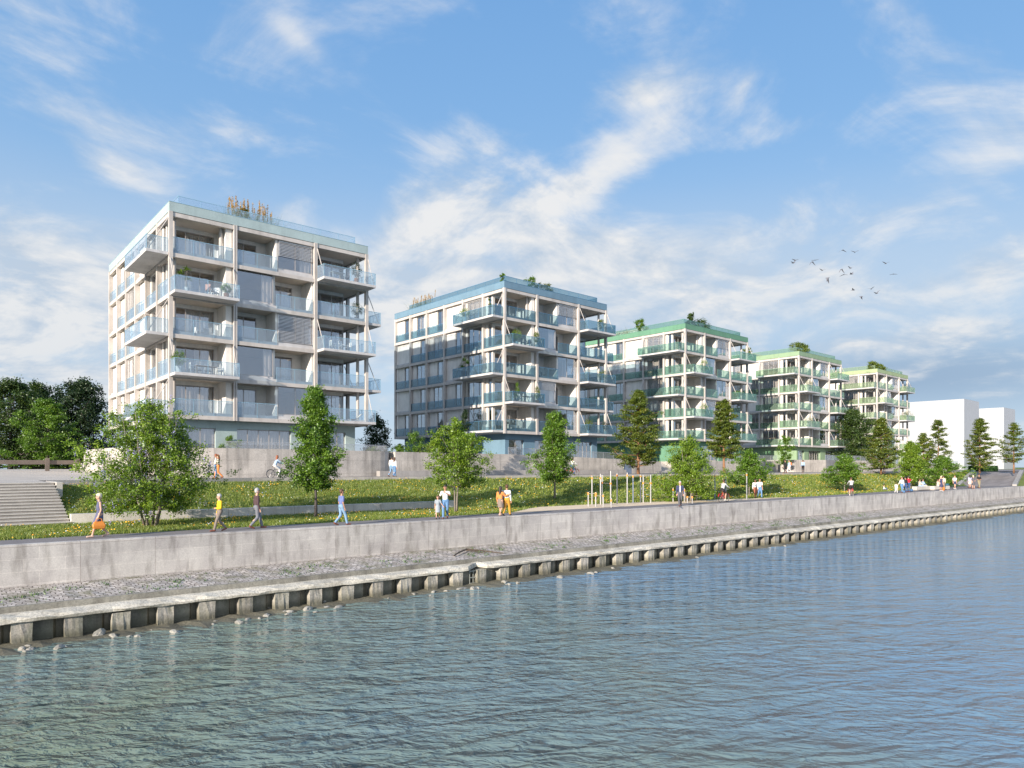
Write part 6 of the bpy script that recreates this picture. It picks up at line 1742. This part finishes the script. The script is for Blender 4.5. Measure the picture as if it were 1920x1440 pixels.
def blob(px, py, rx, ry, rot=0.0, gain=1.0):
    """soft patch of cloud, centred on a fixed direction of the sky (radii in the same units as px)"""
    a0, e0 = sdir(px, py); a1, _ = sdir(px + rx, py); _, e1 = sdir(px, py - ry)
    ra = abs(a1 - a0); re = abs(e1 - e0); c, s = math.cos(rot), math.sin(rot)
    u = math_(nt, 'SUBTRACT', a0, az); v = math_(nt, 'SUBTRACT', el, e0)
    uu = math_(nt, 'DIVIDE', math_(nt, 'ADD', math_(nt, 'MULTIPLY', u, c), math_(nt, 'MULTIPLY', v, s)), ra)
    vv = math_(nt, 'DIVIDE', math_(nt, 'SUBTRACT', math_(nt, 'MULTIPLY', v, c), math_(nt, 'MULTIPLY', u, s)), re)
    r2 = math_(nt, 'ADD', math_(nt, 'MULTIPLY', uu, uu), math_(nt, 'MULTIPLY', vv, vv))
    g = math_(nt, 'POWER', 2.718, math_(nt, 'MULTIPLY', r2, -1.0))
    return math_(nt, 'MULTIPLY', g, gain)
blobs = [(1230, 160, 150, 60, .12, .36), (1185, 300, 115, 62, .35, .48), (1160, 225, 150, 26, .2, -.25), (1090, 345, 110, 35, .45, .35), (860, 300, 110, 75, .2, .55), (1020, 215, 90, 75, 0, -.7), (1330, 345, 120, 45, .1, -.45), (1040, 120, 130, 60, 0, -.5), (640, 380, 70, 60, 0, -.5), (880, 430, 230, 90, .1, .75), (1430, 250, 120, 35, .15, .30), (1395, 165, 45, 20, .9, .35),
         (1300, 450, 380, 70, .05, .55), (1000, 500, 320, 60, .0, .6), (1700, 640, 260, 30, .0, .75), (1830, 618, 75, 24, .0, .7), (1860, 290, 150, 90, .4, .42), (1560, 560, 380, 60, .0, .42), (60, 650, 260, 110, .0, 1.1), (70, 480, 240, 95, -.15, .8),
         (260, 350, 130, 35, -.35, .50), (100, 110, 220, 60, -.5, .26), (450, 240, 140, 30, .15, .24), (560, 75, 60, 25, -.5, .3), (560, 385, 60, 25, .4, .3), (1200, 640, 260, 60, 0, .42), (700, 600, 200, 130, 0, .6), (1880, 480, 120, 60, 0, .3)]
tot = None
for b_ in blobs:
    g_ = blob(*b_); tot = g_ if tot is None else math_(nt, 'ADD', tot, g_)
def cover(pf):
    a = math_(nt, 'SUBTRACT', math_(nt, 'ADD', math_(nt, 'MULTIPLY', pf, 1.05), math_(nt, 'MULTIPLY', wisp, 0.35)), 0.20)
    a = math_(nt, 'ADD', a, math_(nt, 'MULTIPLY', math_(nt, 'SUBTRACT', math_(nt, 'MINIMUM', tot, 0.85), 0.20), 0.40))
    return a
mr = nt.nodes.new('ShaderNodeMapRange'); mr.interpolation_type = 'SMOOTHSTEP'; mr.inputs['From Min'].default_value = 0.40; mr.inputs['From Max'].default_value = 0.80
cv1 = cover(puff); nt.links.new(cv1, mr.inputs['Value'])
cloud = mr.outputs[0]
mr2 = nt.nodes.new('ShaderNodeMapRange'); mr2.interpolation_type = 'SMOOTHSTEP'; mr2.inputs['From Min'].default_value = 0.40; mr2.inputs['From Max'].default_value = 0.72
cv2 = cover(puff2); fine_n = cn(7.0, 6.0, 0.6, 0.3)
lit = math_(nt, 'ADD', 0.62, math_(nt, 'ADD', math_(nt, 'MULTIPLY', math_(nt, 'SUBTRACT', cv1, cv2), 5.0), math_(nt, 'MULTIPLY', math_(nt, 'SUBTRACT', fine_n, 0.5), 1.5)), clamp=True)
# low clouds are greyer and bluer at their bases
low = ramp(nt, elp, [(0.0, (0.40,) * 3), (0.10, (0.5,) * 3), (0.22, (0.85,) * 3), (0.35, (1, 1, 1))])
ccol = mixc(nt, lit, (3.1, 3.65, 4.35), (5.1, 5.08, 5.05))
ccol = mixc(nt, math_(nt, 'MULTIPLY', math_(nt, 'SUBTRACT', 1.0, low), 0.55), ccol, (3.0, 3.55, 4.2))
haze_f = math_(nt, 'MULTIPLY', math_(nt, 'POWER', 2.718, math_(nt, 'MULTIPLY', elp, -4.5)), math_(nt, 'ADD', 0.35, math_(nt, 'MULTIPLY', broad, 0.7)), clamp=True)
base = mixc(nt, haze_f, base, (3.2, 3.95, 4.8))
mid_l = blob(960, 560, 1500, 150, 0.0, 0.50)          # thin even layer low over the horizon
base = mixc(nt, math_(nt, 'MULTIPLY', mid_l, math_(nt, 'ADD', 0.3, math_(nt, 'MULTIPLY', broad, 1.3)), clamp=True), base, (3.9, 4.25, 4.6))
dark_l = blob(1720, 705, 520, 75, 0.0, 0.9)          # blue grey bank of distant cloud low on the right
base = mixc(nt, dark_l, base, (1.85, 2.6, 3.6))
dark_m = blob(1150, 590, 330, 40, 0.0, 0.45)
base = mixc(nt, dark_m, base, (2.5, 3.2, 4.1))
fin = mixc(nt, math_(nt, 'MULTIPLY', cloud, 0.93), base, ccol)
# bright unseen cloud added behind the viewer, fill light for the shaded faces
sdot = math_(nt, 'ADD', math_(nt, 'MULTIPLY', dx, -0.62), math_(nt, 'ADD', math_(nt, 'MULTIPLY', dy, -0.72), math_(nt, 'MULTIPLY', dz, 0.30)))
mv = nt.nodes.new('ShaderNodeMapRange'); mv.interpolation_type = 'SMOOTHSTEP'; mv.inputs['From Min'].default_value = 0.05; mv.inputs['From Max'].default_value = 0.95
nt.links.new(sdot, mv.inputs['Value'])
fill_veil = math_(nt, 'MULTIPLY', mv.outputs[0], math_(nt, 'ADD', 0.55, math_(nt, 'MULTIPLY', broad, 0.6)), clamp=True)
fin = mixc(nt, fill_veil, fin, (5.3, 5.8, 6.8))
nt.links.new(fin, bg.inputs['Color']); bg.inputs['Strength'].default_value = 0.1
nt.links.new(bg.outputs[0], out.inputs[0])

cam = bpy.data.cameras.new('camera'); co_ = bpy.data.objects.new('camera', cam); COL.objects.link(co_); SC.camera = co_
co_.location = (0, 0, HC); co_.rotation_euler = (math.pi / 2, 0, -math.atan2(FW[0], FW[1]))
cam.sensor_width = 36; cam.lens = F_PX / 1920 * 36; cam.shift_y = (HOR - 720) / 1920; cam.clip_start = 0.2; cam.clip_end = 12000

SC.render.engine = 'CYCLES'
SC.cycles.use_denoising = True
SC.cycles.max_bounces = 6; SC.cycles.diffuse_bounces = 3; SC.cycles.glossy_bounces = 3; SC.cycles.transmission_bounces = 4
SC.cycles.transparent_max_bounces = 20; SC.cycles.caustics_reflective = False; SC.cycles.caustics_refractive = False
SC.cycles.sample_clamp_indirect = 6.0
SC.view_settings.view_transform = 'Standard'; SC.view_settings.look = 'None'; SC.view_settings.gamma = 1.0; SC.view_settings.exposure = 0.78
SC.view_settings.use_curve_mapping = False
